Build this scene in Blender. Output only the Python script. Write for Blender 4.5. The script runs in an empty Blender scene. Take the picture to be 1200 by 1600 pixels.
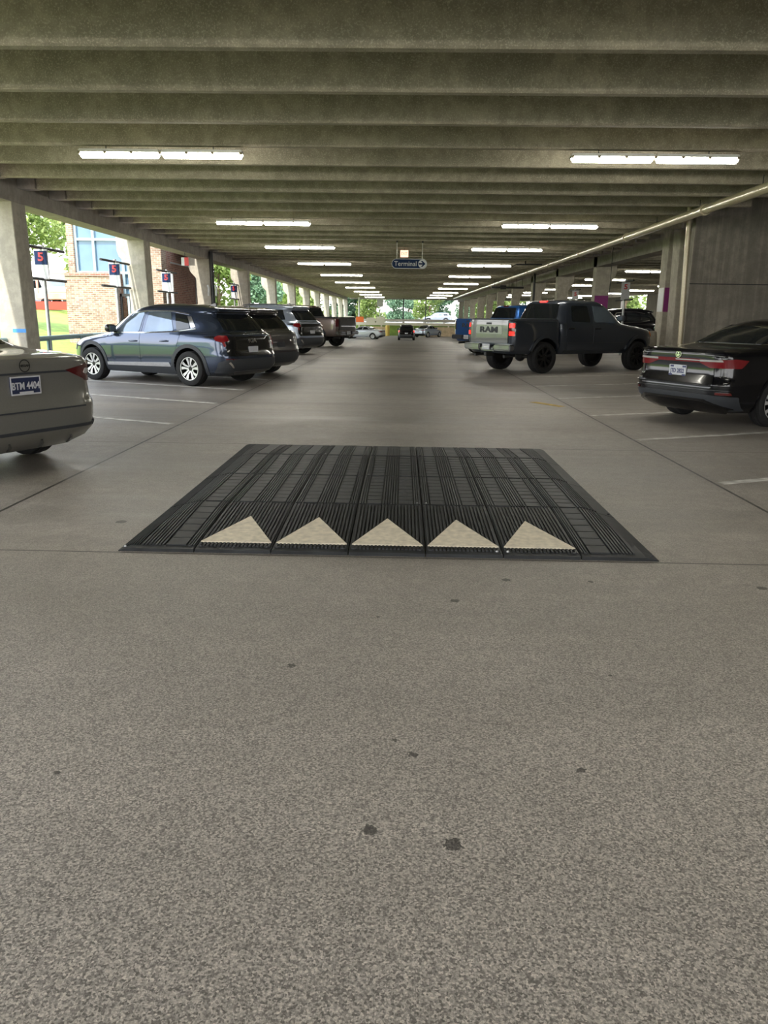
import bpy, bmesh, math, random
import numpy as np
from mathutils import Vector, Matrix

S = bpy.context.scene
COL = S.collection
R = math.radians
rnd = random.Random(7)

# ---------------------------------------------------------------- camera, sky, sun, exposure
CAM_H = 1.46
FPX = 1202.0
AX = np.array([[0.99962205, 0.01864476, -0.02020247],
               [0.02417987, -0.24663468, 0.96880683],
               [0.01308054, -0.96892915, -0.24699229]])
cam_data = bpy.data.cameras.new('camera')
cam = bpy.data.objects.new('camera', cam_data)
COL.objects.link(cam)
cam_data.sensor_fit = 'HORIZONTAL'
cam_data.sensor_width = 36.0
cam_data.lens = FPX / 1200.0 * 36.0
cam_data.clip_end = 1500
m = Matrix.Identity(4)
for i in range(3):
    m[i][0] = AX[i][0]; m[i][1] = -AX[i][1]; m[i][2] = -AX[i][2]
m[2][3] = CAM_H
cam.matrix_world = m
S.camera = cam

SUN_STRENGTH = 1.5
SKY_STRENGTH = 0.95
w = bpy.data.worlds.new('world'); S.world = w; w.use_nodes = True
nt = w.node_tree; bg = nt.nodes['Background']
tc = nt.nodes.new('ShaderNodeTexCoord'); sx = nt.nodes.new('ShaderNodeSeparateXYZ')
rp = nt.nodes.new('ShaderNodeValToRGB')
nt.links.new(tc.outputs['Generated'], sx.inputs[0]); nt.links.new(sx.outputs['Z'], rp.inputs[0])
rp.color_ramp.elements[0].position = 0.0; rp.color_ramp.elements[0].color = (1.0, 0.975, 0.94, 1)
rp.color_ramp.elements[1].position = 0.6; rp.color_ramp.elements[1].color = (0.66, 0.76, 0.92, 1)
nt.links.new(rp.outputs[0], bg.inputs[0]); bg.inputs[1].default_value = SKY_STRENGTH
sd = bpy.data.lights.new('sun', 'SUN'); so = bpy.data.objects.new('sun', sd); COL.objects.link(so)
sd.energy = SUN_STRENGTH; sd.angle = R(1.0); sd.color = (1.0, 0.95, 0.86)
so.rotation_euler = Vector((0.14, 0.66, -0.95)).to_track_quat('-Z', 'Y').to_euler()
so.location = (-20, -20, 40)
S.view_settings.view_transform = 'Standard'
S.view_settings.look = 'None'
S.view_settings.gamma = 1.0
S.view_settings.use_curve_mapping = False
S.view_settings.exposure = 2.6

# ---------------------------------------------------------------- material helpers
def newmat(name):
    mt = bpy.data.materials.new(name); mt.use_nodes = True
    return mt, mt.node_tree, mt.node_tree.nodes['Principled BSDF']

def N(t, kind, **kw):
    n = t.nodes.new('ShaderNode' + kind)
    for k, v in kw.items():
        setattr(n, k, v)
    return n

def L(t, a, b): t.links.new(a, b)

def mathn(t, op, a, b=None, c=None, clamp=False):
    n = N(t, 'Math', operation=op); n.use_clamp = clamp
    for i, v in enumerate((a, b, c)):
        if v is None: continue
        if isinstance(v, (int, float)): n.inputs[i].default_value = v
        else: L(t, v, n.inputs[i])
    return n.outputs[0]

def mixc(t, f, a, b, mode='MIX'):
    n = N(t, 'MixRGB', blend_type=mode)
    for i, v in enumerate((f, a, b)):
        if isinstance(v, (int, float)): n.inputs[i].default_value = v
        elif isinstance(v, tuple): n.inputs[i].default_value = (*v, 1)
        else: L(t, v, n.inputs[i])
    return n.outputs[0]

def ramp(t, f, stops):
    n = N(t, 'ValToRGB'); L(t, f, n.inputs[0]); e = n.color_ramp.elements
    while len(e) < len(stops): e.new(0.5)
    for q, (p, c) in zip(e, stops):
        q.position = p; q.color = (*(c if isinstance(c, tuple) else (c, c, c)), 1)
    return n.outputs[0]

def noise(t, vec, scale, detail=3, rough=0.5):
    n = N(t, 'TexNoise'); n.inputs['Scale'].default_value = scale
    n.inputs['Detail'].default_value = detail; n.inputs['Roughness'].default_value = rough
    if vec is not None: L(t, vec, n.inputs['Vector'])
    return n.outputs['Fac']

def simple(name, col, rough=0.5, metal=0.0, coat=0.0, var=0.06, scale=20, bump=0.0, spec=0.5, emit=None, estr=0.0, trans=0.0, alpha=1.0):
    mt, t, b = newmat(name)
    pos = N(t, 'TexCoord').outputs['Object']
    nz = noise(t, pos, scale)
    c = ramp(t, nz, [(0.3, tuple(max(0, x * (1 - var)) for x in col)), (0.7, tuple(min(1, x * (1 + var)) for x in col))])
    L(t, c, b.inputs['Base Color'])
    b.inputs['Roughness'].default_value = rough; b.inputs['Metallic'].default_value = metal
    b.inputs['Coat Weight'].default_value = coat; b.inputs['Coat Roughness'].default_value = 0.03
    b.inputs['Specular IOR Level'].default_value = spec
    b.inputs['Transmission Weight'].default_value = trans
    if bump:
        bn = N(t, 'Bump'); bn.inputs['Strength'].default_value = bump; bn.inputs['Distance'].default_value = 0.01
        L(t, nz, bn.inputs['Height']); L(t, bn.outputs[0], b.inputs['Normal'])
    if emit:
        b.inputs['Emission Color'].default_value = (*emit, 1); b.inputs['Emission Strength'].default_value = estr
    return mt

def concrete(name, base, dark, speck=0.5, bump=0.25, rough=0.85, sc=1.0, streak=0.0):
    mt, t, b = newmat(name)
    pos = N(t, 'NewGeometry').outputs['Position']
    big = noise(t, pos, 0.7 * sc, 4, 0.6); mid = noise(t, pos, 5 * sc, 5, 0.65); fine = noise(t, pos, 55 * sc, 3, 0.7)
    c = mixc(t, ramp(t, big, [(0.35, 0.0), (0.65, 1.0)]), dark, base)
    c = mixc(t, mathn(t, 'MULTIPLY', ramp(t, mid, [(0.42, 1.0), (0.6, 0.0)]), 0.45), c, tuple(x * 0.62 for x in dark))
    c = mixc(t, mathn(t, 'MULTIPLY', ramp(t, fine, [(0.52, 0.0), (0.66, 1.0)]), speck), c, tuple(min(1, x * 1.7) for x in base))
    if streak:
        mp = N(t, 'Mapping'); L(t, pos, mp.inputs[0]); mp.inputs['Scale'].default_value = (9, 9, 0.35)
        st = noise(t, mp.outputs[0], 1.0, 4, 0.6)
        c = mixc(t, mathn(t, 'MULTIPLY', ramp(t, st, [(0.45, 1.0), (0.62, 0.0)]), streak), c, tuple(x * 0.55 for x in dark))
    L(t, c, b.inputs['Base Color']); b.inputs['Roughness'].default_value = rough
    b.inputs['Specular IOR Level'].default_value = 0.3
    bn = N(t, 'Bump'); bn.inputs['Strength'].default_value = bump; bn.inputs['Distance'].default_value = 0.006
    L(t, mixc(t, 0.5, mid, fine), bn.inputs['Height']); L(t, bn.outputs[0], b.inputs['Normal'])
    return mt

def floor_material():
    mt, t, b = newmat('brushed_concrete_floor')
    pos = N(t, 'NewGeometry').outputs['Position']
    sp = N(t, 'SeparateXYZ'); L(t, pos, sp.inputs[0]); X, Y = sp.outputs['X'], sp.outputs['Y']
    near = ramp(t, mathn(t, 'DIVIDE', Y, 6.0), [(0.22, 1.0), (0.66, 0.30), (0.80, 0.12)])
    big = noise(t, pos, 0.45, 5, 0.6)
    mp = N(t, 'Mapping'); L(t, pos, mp.inputs[0]); mp.inputs['Scale'].default_value = (0.35, 3.2, 1)
    band = noise(t, mp.outputs[0], 1.0, 5, 0.6)
    mp2 = N(t, 'Mapping'); L(t, pos, mp2.inputs[0]); mp2.inputs['Scale'].default_value = (0.10, 0.75, 1)
    band2 = noise(t, mp2.outputs[0], 1.0, 4, 0.6)
    mid = noise(t, pos, 7, 5, 0.7)
    vo = N(t, 'TexVoronoi'); vo.inputs['Scale'].default_value = 185; L(t, pos, vo.inputs['Vector'])
    vs_ = N(t, 'SeparateColor'); L(t, vo.outputs['Color'], vs_.inputs[0]); g1 = vs_.outputs[0]; g2 = noise(t, pos, 120, 3, 0.8)
    c = ramp(t, big, [(0.3, (0.235, 0.213, 0.187)), (0.7, (0.37, 0.337, 0.298))])
    # tyre-smeared driving lane beyond the first joint
    c = mixc(t, mathn(t, 'MULTIPLY', ramp(t, band, [(0.42, 1.0), (0.6, 0.0)]), 0.5), c, (0.21, 0.19, 0.163))
    far_ = ramp(t, mathn(t, 'DIVIDE', Y, 60.0), [(0.10, 0.30), (0.4, 0.85)])
    c = mixc(t, mathn(t, 'MULTIPLY', ramp(t, band2, [(0.40, 1.0), (0.56, 0.0)]), far_), c, (0.115, 0.105, 0.092))  # dark bands imitate the glossy wet-look reflections of the far floor in colour
    c = mixc(t, mathn(t, 'MULTIPLY', ramp(t, mid, [(0.4, 1.0), (0.58, 0.0)]), 0.30), c, (0.15, 0.137, 0.12))
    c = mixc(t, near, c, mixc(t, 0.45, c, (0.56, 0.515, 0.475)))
    gr = ramp(t, g1, [(0.05, 0.40), (0.45, 0.95), (0.95, 1.7)])
    gr2 = ramp(t, g2, [(0.38, 0.7), (0.62, 1.3)])
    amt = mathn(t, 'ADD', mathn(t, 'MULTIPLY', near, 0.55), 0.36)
    gm = mixc(t, 1.0, gr, gr2, 'MULTIPLY')
    c = mixc(t, amt, c, mixc(t, 1.0, c, gm, 'MULTIPLY'))
    # darker oily centre of the stalls and lane
    # joints
    def line(coord, at, wd):
        return mathn(t, 'LESS_THAN', mathn(t, 'ABSOLUTE', mathn(t, 'SUBTRACT', coord, at)), wd)
    wob = mathn(t, 'MULTIPLY', mathn(t, 'SUBTRACT', mid, 0.5), 0.012)
    Xw = mathn(t, 'ADD', X, wob); Yw = mathn(t, 'ADD', Y, wob)
    md = mathn(t, 'ABSOLUTE', mathn(t, 'SUBTRACT', mathn(t, 'MODULO', mathn(t, 'ADD', Yw, 84.4 - 4.58 + 2.11), 4.22), 2.11))
    jm = mathn(t, 'MAXIMUM', line(Xw, -3.0, 0.014), line(Xw, 2.9, 0.014))
    jm = mathn(t, 'MAXIMUM', jm, mathn(t, 'MULTIPLY', mathn(t, 'LESS_THAN', md, 0.009), 0.8))
    jm = mathn(t, 'MAXIMUM', jm, mathn(t, 'MULTIPLY', line(Xw, -8.2, 0.014), 0.7))
    c = mixc(t, mathn(t, 'MULTIPLY', jm, 0.97), c, (0.028, 0.025, 0.022))
    halo = mathn(t, 'MAXIMUM', line(Xw, -3.0, 0.09), line(Xw, 2.9, 0.09))
    c = mixc(t, mathn(t, 'MULTIPLY', halo, 0.14), c, (0.12, 0.11, 0.10))
    # dropped oil and gum spots
    spots = [(-0.07, 1.95, .028), (0.17, 1.9, .032), (0.62, 2.29, .02), (0.06, 2.36, .02), (-0.45, 3.03, .022), (0.0, 2.45, .012),
             (0.62, 4.2, .03), (1.1, 4.2, .02), (2.05, 4.15, .035), (-0.1, 3.6, .012), (0.9, 3.0, .012), (-1.1, 2.2, .014), (0.3, 3.85, .03), (-2.0, 5.3, .05)]
    nb = mathn(t, 'MULTIPLY', mathn(t, 'SUBTRACT', noise(t, pos, 60, 3, 0.6), 0.5), 0.045)
    sm = None
    for (x, y, r) in spots:
        dx = mathn(t, 'SUBTRACT', X, x); dy = mathn(t, 'SUBTRACT', Y, y)
        d = mathn(t, 'SQRT', mathn(t, 'ADD', mathn(t, 'MULTIPLY', dx, dx), mathn(t, 'MULTIPLY', dy, dy)))
        k = mathn(t, 'LESS_THAN', mathn(t, 'ADD', d, nb), r * 0.8)
        sm = k if sm is None else mathn(t, 'MAXIMUM', sm, k)
    c = mixc(t, mathn(t, 'MULTIPLY', sm, 0.75), c, (0.03, 0.028, 0.026))
    L(t, c, b.inputs['Base Color'])
    rr = mathn(t, 'ADD', mathn(t, 'MULTIPLY', mathn(t, 'ADD', band, band2), 0.40), 0.05)
    rr = mathn(t, 'ADD', rr, mathn(t, 'MULTIPLY', near, 0.3))
    L(t, rr, b.inputs['Roughness']); b.inputs['Specular IOR Level'].default_value = 0.42
    bn = N(t, 'Bump'); bn.inputs['Distance'].default_value = 0.004
    L(t, mathn(t, 'ADD', mathn(t, 'MULTIPLY', near, 0.65), 0.2), bn.inputs['Strength'])
    L(t, g2, bn.inputs['Height']); L(t, bn.outputs[0], b.inputs['Normal'])
    return mt

def brick_material(name, c1, c2, mortar, w=0.21, h=0.075):
    mt, t, b = newmat(name)
    pos = N(t, 'NewGeometry').outputs['Position']
    sp = N(t, 'SeparateXYZ'); L(t, pos, sp.inputs[0])
    cb = N(t, 'CombineXYZ'); L(t, mathn(t, 'ADD', sp.outputs['X'], sp.outputs['Y']), cb.inputs[0]); L(t, sp.outputs['Z'], cb.inputs[1])
    br = N(t, 'TexBrick'); L(t, cb.outputs[0], br.inputs['Vector'])
    br.inputs['Color1'].default_value = (*c1, 1); br.inputs['Color2'].default_value = (*c2, 1); br.inputs['Mortar'].default_value = (*mortar, 1)
    br.inputs['Scale'].default_value = 1.0; br.inputs['Mortar Size'].default_value = 0.008
    br.inputs['Brick Width'].default_value = w; br.inputs['Row Height'].default_value = h
    nz = noise(t, pos, 9, 3)
    L(t, mixc(t, 0.5, br.outputs['Color'], mixc(t, 1.0, br.outputs['Color'], ramp(t, nz, [(0.3, 0.5), (0.7, 1.4)]), 'MULTIPLY')), b.inputs['Base Color'])
    b.inputs['Roughness'].default_value = 0.9
    return mt

def leaf_material(name, c1, c2):
    mt, t, b = newmat(name)
    pos = N(t, 'NewGeometry').outputs['Position']
    c = ramp(t, noise(t, pos, 1.6, 4, 0.7), [(0.3, c1), (0.7, c2)])
    L(t, c, b.inputs['Base Color']); b.inputs['Roughness'].default_value = 0.65
    tr = N(t, 'BsdfTranslucent'); L(t, c, tr.inputs[0])
    mx = N(t, 'MixShader'); mx.inputs[0].default_value = 0.35
    out = t.nodes['Material Output']
    L(t, b.outputs[0], mx.inputs[1]); L(t, tr.outputs[0], mx.inputs[2]); L(t, mx.outputs[0], out.inputs[0])
    return mt

def paint(name, col, rough=0.28, metal=0.55):
    return simple(name, col, rough, metal, coat=1.0, var=0.03, scale=60)

M = {}
M['floor'] = floor_material()
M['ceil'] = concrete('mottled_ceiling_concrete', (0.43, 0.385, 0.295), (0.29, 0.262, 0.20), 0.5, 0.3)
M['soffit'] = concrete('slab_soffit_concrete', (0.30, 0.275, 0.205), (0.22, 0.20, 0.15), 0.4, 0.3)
M['col'] = concrete('column_concrete', (0.50, 0.46, 0.38), (0.42, 0.385, 0.32), 0.1, 0.1, streak=0.15)
M['girder'] = concrete('girder_concrete', (0.42, 0.38, 0.33), (0.33, 0.30, 0.26), 0.1, 0.1, streak=0.2)
M['wallc'] = concrete('stained_wall_concrete', (0.31, 0.28, 0.235), (0.23, 0.21, 0.175), 0.15, 0.2, streak=0.45)
M['deck'] = concrete('deck_top_concrete', (0.45, 0.44, 0.41), (0.38, 0.37, 0.34), 0.1, 0.1)
M['rubber'] = simple('black_rubber', (0.021, 0.023, 0.026), 0.55, var=0.4, scale=9, bump=0.15, spec=0.36)
M['rubber_dust'] = simple('dusty_rubber', (0.040, 0.042, 0.045), 0.6, var=0.3, scale=30, spec=0.35)
M['triangle'] = simple('worn_cream_paint', (0.68, 0.61, 0.48), 0.7, var=0.16, scale=22)
M['bolt'] = simple('zinc_bolt', (0.35, 0.35, 0.36), 0.4, 0.8)
M['stripe'] = simple('worn_white_stripe', (0.50, 0.49, 0.46), 0.8, var=0.35, scale=7)
M['yellow'] = simple('faded_yellow_paint', (0.40, 0.28, 0.07), 0.8, var=0.4, scale=9)
M['white_metal'] = simple('white_metal', (0.65, 0.65, 0.62), 0.4, 0.2)
M['tube'] = simple('lit_fluorescent_lens', (0.9, 0.9, 0.8), 0.4, emit=(1.0, 0.965, 0.85), estr=9.0)
M['lamp_clip'] = simple('tarnished_clip', (0.22, 0.19, 0.13), 0.4, 0.8)
M['tan_pipe'] = simple('painted_beige_pipe', (0.52, 0.45, 0.31), 0.35, 0.2, coat=0.3)
M['dark_metal'] = simple('dark_metal', (0.035, 0.035, 0.035), 0.5, 0.4)
M['grey_metal'] = simple('galvanised_metal', (0.45, 0.46, 0.46), 0.4, 0.7)
M['sign_blue'] = simple('navy_sign_face', (0.008, 0.022, 0.07), 0.6, spec=0.2)
M['sign_white'] = simple('white_sign_face', (0.55, 0.56, 0.56), 0.4)
M['sign_red'] = simple('red_sign_face', (0.55, 0.03, 0.03), 0.4)
M['exit_face'] = simple('exit_sign_face', (0.85, 0.62, 0.5), 0.4, emit=(1, 0.55, 0.4), estr=0.25)
M['exit_red'] = simple('exit_sign_red', (0.8, 0.2, 0.12), 0.4, emit=(1, 0.15, 0.08), estr=0.5)
M['purple'] = simple('purple_panel', (0.22, 0.028, 0.16), 0.6)
M['blue_tape'] = simple('blue_paint_mark', (0.06, 0.25, 0.6), 0.6)
M['brick'] = brick_material('tan_brick', (0.20, 0.12, 0.08), (0.34, 0.24, 0.165), (0.40, 0.36, 0.30))
M['brick_red'] = brick_material('red_brick', (0.22, 0.09, 0.06), (0.33, 0.16, 0.11), (0.35, 0.3, 0.26))
M['bglass'] = simple('blue_window_glass', (0.10, 0.18, 0.25), 0.1, 0.15, spec=0.6, var=0.15, scale=1.2)
M['frame_blue'] = simple('blue_grey_frame', (0.32, 0.42, 0.46), 0.4, 0.3)
M['grass'] = simple('sunlit_lawn', (0.17, 0.26, 0.035), 0.95, var=0.3, scale=3, bump=0.5)
M['soil'] = simple('reddish_soil', (0.20, 0.12, 0.075), 0.95, var=0.3, scale=2)
M['asphalt'] = simple('pale_pavement', (0.30, 0.29, 0.28), 0.9, var=0.15, scale=1.5)
M['kerb'] = simple('stained_kerb', (0.22, 0.18, 0.14), 0.9, var=0.3, scale=3)
M['rail'] = simple('teal_grey_rail', (0.16, 0.25, 0.27), 0.4, 0.3)
M['leaf1'] = leaf_material('bright_leaf', (0.13, 0.22, 0.05), (0.33, 0.40, 0.12))
M['leaf2'] = leaf_material('deep_leaf', (0.08, 0.17, 0.10), (0.20, 0.31, 0.18))
M['bark'] = simple('bark', (0.16, 0.11, 0.07), 0.9, var=0.3)
M['tan_wall'] = simple('tan_block_wall', (0.55, 0.43, 0.28), 0.9, var=0.2, scale=3)
M['bollard'] = simple('yellow_bollard', (0.62, 0.45, 0.10), 0.6)
M['orange'] = simple('orange_board', (0.85, 0.16, 0.03), 0.5)
M['red_board'] = simple('red_board_paint', (0.5, 0.04, 0.02), 0.6)
M['hydrant'] = simple('cream_barrier', (0.75, 0.70, 0.60), 0.6)
# vehicles
M['tyre'] = simple('tyre_rubber', (0.018, 0.018, 0.019), 0.75, var=0.2, spec=0.3)
M['well'] = simple('wheel_well', (0.006, 0.006, 0.006), 0.95, spec=0.1)
M['clad'] = simple('grey_cladding', (0.040, 0.044, 0.052), 0.55, spec=0.4)
M['glass'] = simple('tinted_car_glass', (0.010, 0.012, 0.014), 0.03, 0.0, spec=0.75)
M['glass_sky_tint'] = simple('sky_painted_car_glass', (0.15, 0.19, 0.24), 0.04, 0.5, spec=0.9, var=0.2, scale=2)  # sky reflection painted in as a bluish base colour
M['chrome'] = simple('bright_chrome', (0.75, 0.75, 0.74), 0.15, 1.0)
M['black_gloss'] = simple('black_gloss_trim', (0.008, 0.008, 0.009), 0.15, coat=0.5)
M['tail'] = simple('red_tail_lens', (0.17, 0.006, 0.010), 0.12, coat=0.6)
M['tail_on'] = simple('lit_tail_lens', (0.55, 0.015, 0.015), 0.2, emit=(1, 0.03, 0.02), estr=0.28)
M['tail_dark'] = simple('smoked_tail_lens', (0.10, 0.012, 0.012), 0.12, coat=0.6)
M['clear_lens'] = simple('clear_lamp_lens', (0.6, 0.6, 0.6), 0.1, 0.4)
M['amber'] = simple('amber_lens', (0.7, 0.22, 0.04), 0.2)
M['plate_white'] = simple('white_plate', (0.55, 0.57, 0.62), 0.4)
M['plate_blue'] = simple('navy_plate', (0.020, 0.028, 0.075), 0.4)
M['plate_ink'] = simple('plate_ink', (0.04, 0.05, 0.16), 0.5)
M['plate_letter'] = simple('pale_plate_letter', (0.55, 0.56, 0.6), 0.4)
M['rim_silver'] = simple('machined_rim', (0.66, 0.66, 0.67), 0.3, 0.35)
M['rim_black'] = simple('black_rim', (0.012, 0.012, 0.013), 0.35, 0.3)
M['p_slate'] = paint('slate_blue_paint', (0.045, 0.062, 0.105), 0.22, 0.7)
M['p_dark'] = paint('charcoal_brown_paint', (0.035, 0.033, 0.035))
M['p_silver'] = paint('silver_blue_paint', (0.30, 0.34, 0.42))
M['p_bronze'] = paint('bronze_grey_paint', (0.19, 0.15, 0.13))
M['p_beige'] = paint('warm_grey_paint', (0.23, 0.225, 0.21), 0.28, 0.45)
M['p_black'] = simple('black_paint', (0.005, 0.005, 0.007), 0.14, 0.0, coat=0.25, spec=0.4, var=.03)
M['p_grey'] = paint('gunmetal_paint', (0.036, 0.045, 0.062), 0.3, 0.45)
M['p_tailgate'] = paint('satin_grey_paint', (0.12, 0.12, 0.125), 0.33, 0.5)
M['letter_reflection'] = simple('painted_green_reflection', (0.27, 0.29, 0.26), 0.3, 0.3)  # greenish reflection behind the tailgate letters, put into the colour
M['p_blue'] = paint('bright_blue_paint', (0.02, 0.11, 0.36))
M['p_teal'] = paint('dark_teal_paint', (0.012, 0.09, 0.07))
M['p_white'] = paint('white_paint', (0.75, 0.75, 0.75), 0.3, 0.0)
M['p_lightsilver'] = paint('light_silver_paint', (0.45, 0.47, 0.5), 0.3, 0.4)
M['sticker'] = simple('orange_white_truck_paint', (0.80, 0.30, 0.20), 0.6, var=0.3, scale=1.2)

# ---------------------------------------------------------------- object helpers
def link(name, me, mat=None, parent=None, smooth=None):
    o = bpy.data.objects.new(name, me); COL.objects.link(o)
    if mat is not None:
        for q in (mat if isinstance(mat, (list, tuple)) else [mat]):
            me.materials.append(M[q] if isinstance(q, str) else q)
    if parent is not None: o.parent = parent
    if smooth is not None:
        me.shade_smooth(); me.set_sharp_from_angle(angle=R(smooth))
    return o

def bm_obj(name, bm, mat, parent=None, smooth=None, recalc=True):
    if recalc: bmesh.ops.recalc_face_normals(bm, faces=bm.faces)
    me = bpy.data.meshes.new(name); bm.to_mesh(me); bm.free()
    return link(name, me, mat, parent, smooth)

def tag(o, label=None, cat=None, group=None, kind=None):
    if label: o['label'] = label
    if cat: o['category'] = cat
    if group: o['group'] = group
    if kind: o['kind'] = kind
    return o

def empty(name, loc=(0, 0, 0), rz=0.0):
    o = bpy.data.objects.new(name, None); COL.objects.link(o)
    o.location = loc; o.rotation_euler = (0, 0, rz); o.empty_display_size = 0.2
    return o

def dup(root, loc=None, rz=None, label=None, group=None):
    c = root.copy(); COL.objects.link(c)
    if loc is not None: c.location = loc
    if rz is not None: c.rotation_euler = (0, 0, rz)
    if label: c['label'] = label
    if group: c['group'] = group
    for ch in list(root.children):
        k = ch.copy(); COL.objects.link(k); k.parent = c
        for g in list(ch.children):
            q = g.copy(); COL.objects.link(q); q.parent = k
    return c

def add_box(bm, x0, x1, y0, y1, z0, z1, mat=0, M4=None):
    vs = [bm.verts.new((x, y, z)) for x in (x0, x1) for y in (y0, y1) for z in (z0, z1)]
    if M4 is not None:
        for v in vs: v.co = M4 @ v.co
    fs = []
    for f in ((0, 1, 3, 2), (4, 6, 7, 5), (0, 4, 5, 1), (2, 3, 7, 6), (0, 2, 6, 4), (1, 5, 7, 3)):
        q = bm.faces.new([vs[i] for i in f]); q.material_index = mat; fs.append(q)
    return vs

def box(name, x0, x1, y0, y1, z0, z1, mat, parent=None, bev=0.0):
    bm = bmesh.new(); add_box(bm, x0, x1, y0, y1, z0, z1)
    if bev: bmesh.ops.bevel(bm, geom=bm.edges[:], offset=bev, segments=2, affect='EDGES')
    return bm_obj(name, bm, mat, parent, 40 if bev else None)

def add_tube(bm, pts, r, seg=12, cap=True):
    rings = []
    pts = [Vector(p) for p in pts]
    for i, p in enumerate(pts):
        d = (pts[min(i + 1, len(pts) - 1)] - pts[max(i - 1, 0)]).normalized()
        a = Vector((0, 0, 1)) if abs(d.z) < 0.9 else Vector((1, 0, 0))
        u = d.cross(a).normalized(); v = d.cross(u)
        rr = r[i] if isinstance(r, (list, tuple)) else r
        rings.append([bm.verts.new(p + (u * math.cos(2 * math.pi * k / seg) + v * math.sin(2 * math.pi * k / seg)) * rr) for k in range(seg)])
    for a, b in zip(rings, rings[1:]):
        for k in range(seg):
            bm.faces.new((a[k], a[(k + 1) % seg], b[(k + 1) % seg], b[k]))
    if cap:
        bm.faces.new(rings[0]); bm.faces.new(rings[-1][::-1])

def tube(name, pts, r, mat, parent=None, seg=12):
    bm = bmesh.new(); add_tube(bm, pts, r, seg)
    return bm_obj(name, bm, mat, parent, 50)

def prism(name, poly, axis, a0, a1, mat, parent=None, bev=0.0):
    """extrude a 2D polygon along an axis: 'x' -> poly in (y,z); 'y' -> (x,z); 'z' -> (x,y)"""
    bm = bmesh.new()
    def P(p, a):
        return {'x': (a, p[0], p[1]), 'y': (p[0], a, p[1]), 'z': (p[0], p[1], a)}[axis]
    A = [bm.verts.new(P(p, a0)) for p in poly]; B = [bm.verts.new(P(p, a1)) for p in poly]
    n = len(poly)
    bm.faces.new(A); bm.faces.new(B[::-1])
    for i in range(n): bm.faces.new((A[i], A[(i + 1) % n], B[(i + 1) % n], B[i]))
    if bev: bmesh.ops.bevel(bm, geom=bm.edges[:], offset=bev, segments=2, affect='EDGES')
    return bm_obj(name, bm, mat, parent, 40 if bev else None)

def text_mesh(name, s, size, mat, parent, loc, rot, extr=0.003, xs=1.0, thick=0.0):
    cu = bpy.data.curves.new(name, 'FONT'); cu.body = s; cu.size = size; cu.extrude = extr
    cu.align_x = 'CENTER'; cu.align_y = 'CENTER'; cu.offset = thick; cu.resolution_u = 3
    o = bpy.data.objects.new(name + '_src', cu); COL.objects.link(o)
    bpy.context.view_layer.update()
    dg = bpy.context.evaluated_depsgraph_get()
    me = bpy.data.meshes.new_from_object(o.evaluated_get(dg))
    bpy.data.objects.remove(o); bpy.data.curves.remove(cu)
    me.name = name
    T = Matrix.Translation(loc) @ rot @ Matrix.Diagonal((xs, 1, 1, 1))
    me.transform(T); me.materials.clear()
    return link(name, me, mat, parent)

# text orientations: facing -Y (read from -Y side); facing -X (car rear, local x forward)
ROT_FACE_NY = Matrix.Rotation(R(90), 4, 'X')
ROT_REAR = Matrix.Rotation(R(-90), 4, 'Z') @ Matrix.Rotation(R(90), 4, 'X')

# ================================================================= STRUCTURE
def zfloor(y):
    if y < 42: return 0.0
    if y < 84: return -1.05 * (y - 42) / 42
    return -1.05

XL, XR2 = -8.25, 26.0
DECK0, DECK1 = -14.0, 122.0
bm = bmesh.new()
ysl = [-17, 0, 10, 20, 30, 42, 84, 104]
xs = [-9.6, -3, 3, 9, 26]
rows = [[bm.verts.new((x, y, zfloor(y))) for x in xs] for y in ysl]
for a, b in zip(rows, rows[1:]):
    for i in range(len(xs) - 1): bm.faces.new((a[i], a[i + 1], b[i + 1], b[i]))
tag(bm_obj('floor', bm, 'floor'), kind='structure')

# ceiling: slab with double-tee webs spanning across the aisle
ZS = 4.0; ZT = 4.62
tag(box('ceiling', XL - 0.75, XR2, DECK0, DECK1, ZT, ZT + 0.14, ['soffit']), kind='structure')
webs = []
y = 8.4 - 1.524 * 8; k = 1
web_poly = lambda yy: [(yy - 0.065, ZS), (yy + 0.065, ZS), (yy + 0.105, ZT + 0.01), (yy - 0.105, ZT + 0.01)]
# webs over the aisle, lit concrete: chamfered lower edge
proto = None
y = 8.475 - 1.524 * 14
while y < DECK1 - 0.5:
    if proto is None:
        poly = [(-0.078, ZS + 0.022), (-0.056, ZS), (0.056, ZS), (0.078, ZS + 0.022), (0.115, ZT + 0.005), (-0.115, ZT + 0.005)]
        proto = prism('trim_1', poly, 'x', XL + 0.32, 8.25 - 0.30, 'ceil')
        proto.location = (0, y, 0); o = proto
    else:
        o = proto.copy(); o.name = 'trim_%d' % k; COL.objects.link(o); o.location = (0, y, 0)
    o['kind'] = 'structure'
    y += 1.524; k += 1
protoR = None
y = 8.475 + 1.524 * 3
while y < DECK1 - 0.5:
    if protoR is None:
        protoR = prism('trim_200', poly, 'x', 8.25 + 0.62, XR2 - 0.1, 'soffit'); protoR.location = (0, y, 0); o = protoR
        k = 200
    else:
        o = protoR.copy(); o.name = 'trim_%d' % k; COL.objects.link(o); o.location = (0, y, 0)
    o['kind'] = 'structure'
    y += 1.524; k += 1

LEFT_Y = [-9.3, -0.5, 8.5, 17.15, 25.7, 34.2, 42.5, 51.6, 60.8, 70.2, 79.0, 88.4, 98.3, 108.2, 118.0]
RIGHT_Y = [25.2, 34.7, 43.2, 51.6, 60.8, 70.2, 79.0, 88.4, 98.3, 108.2, 118.0]

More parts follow.
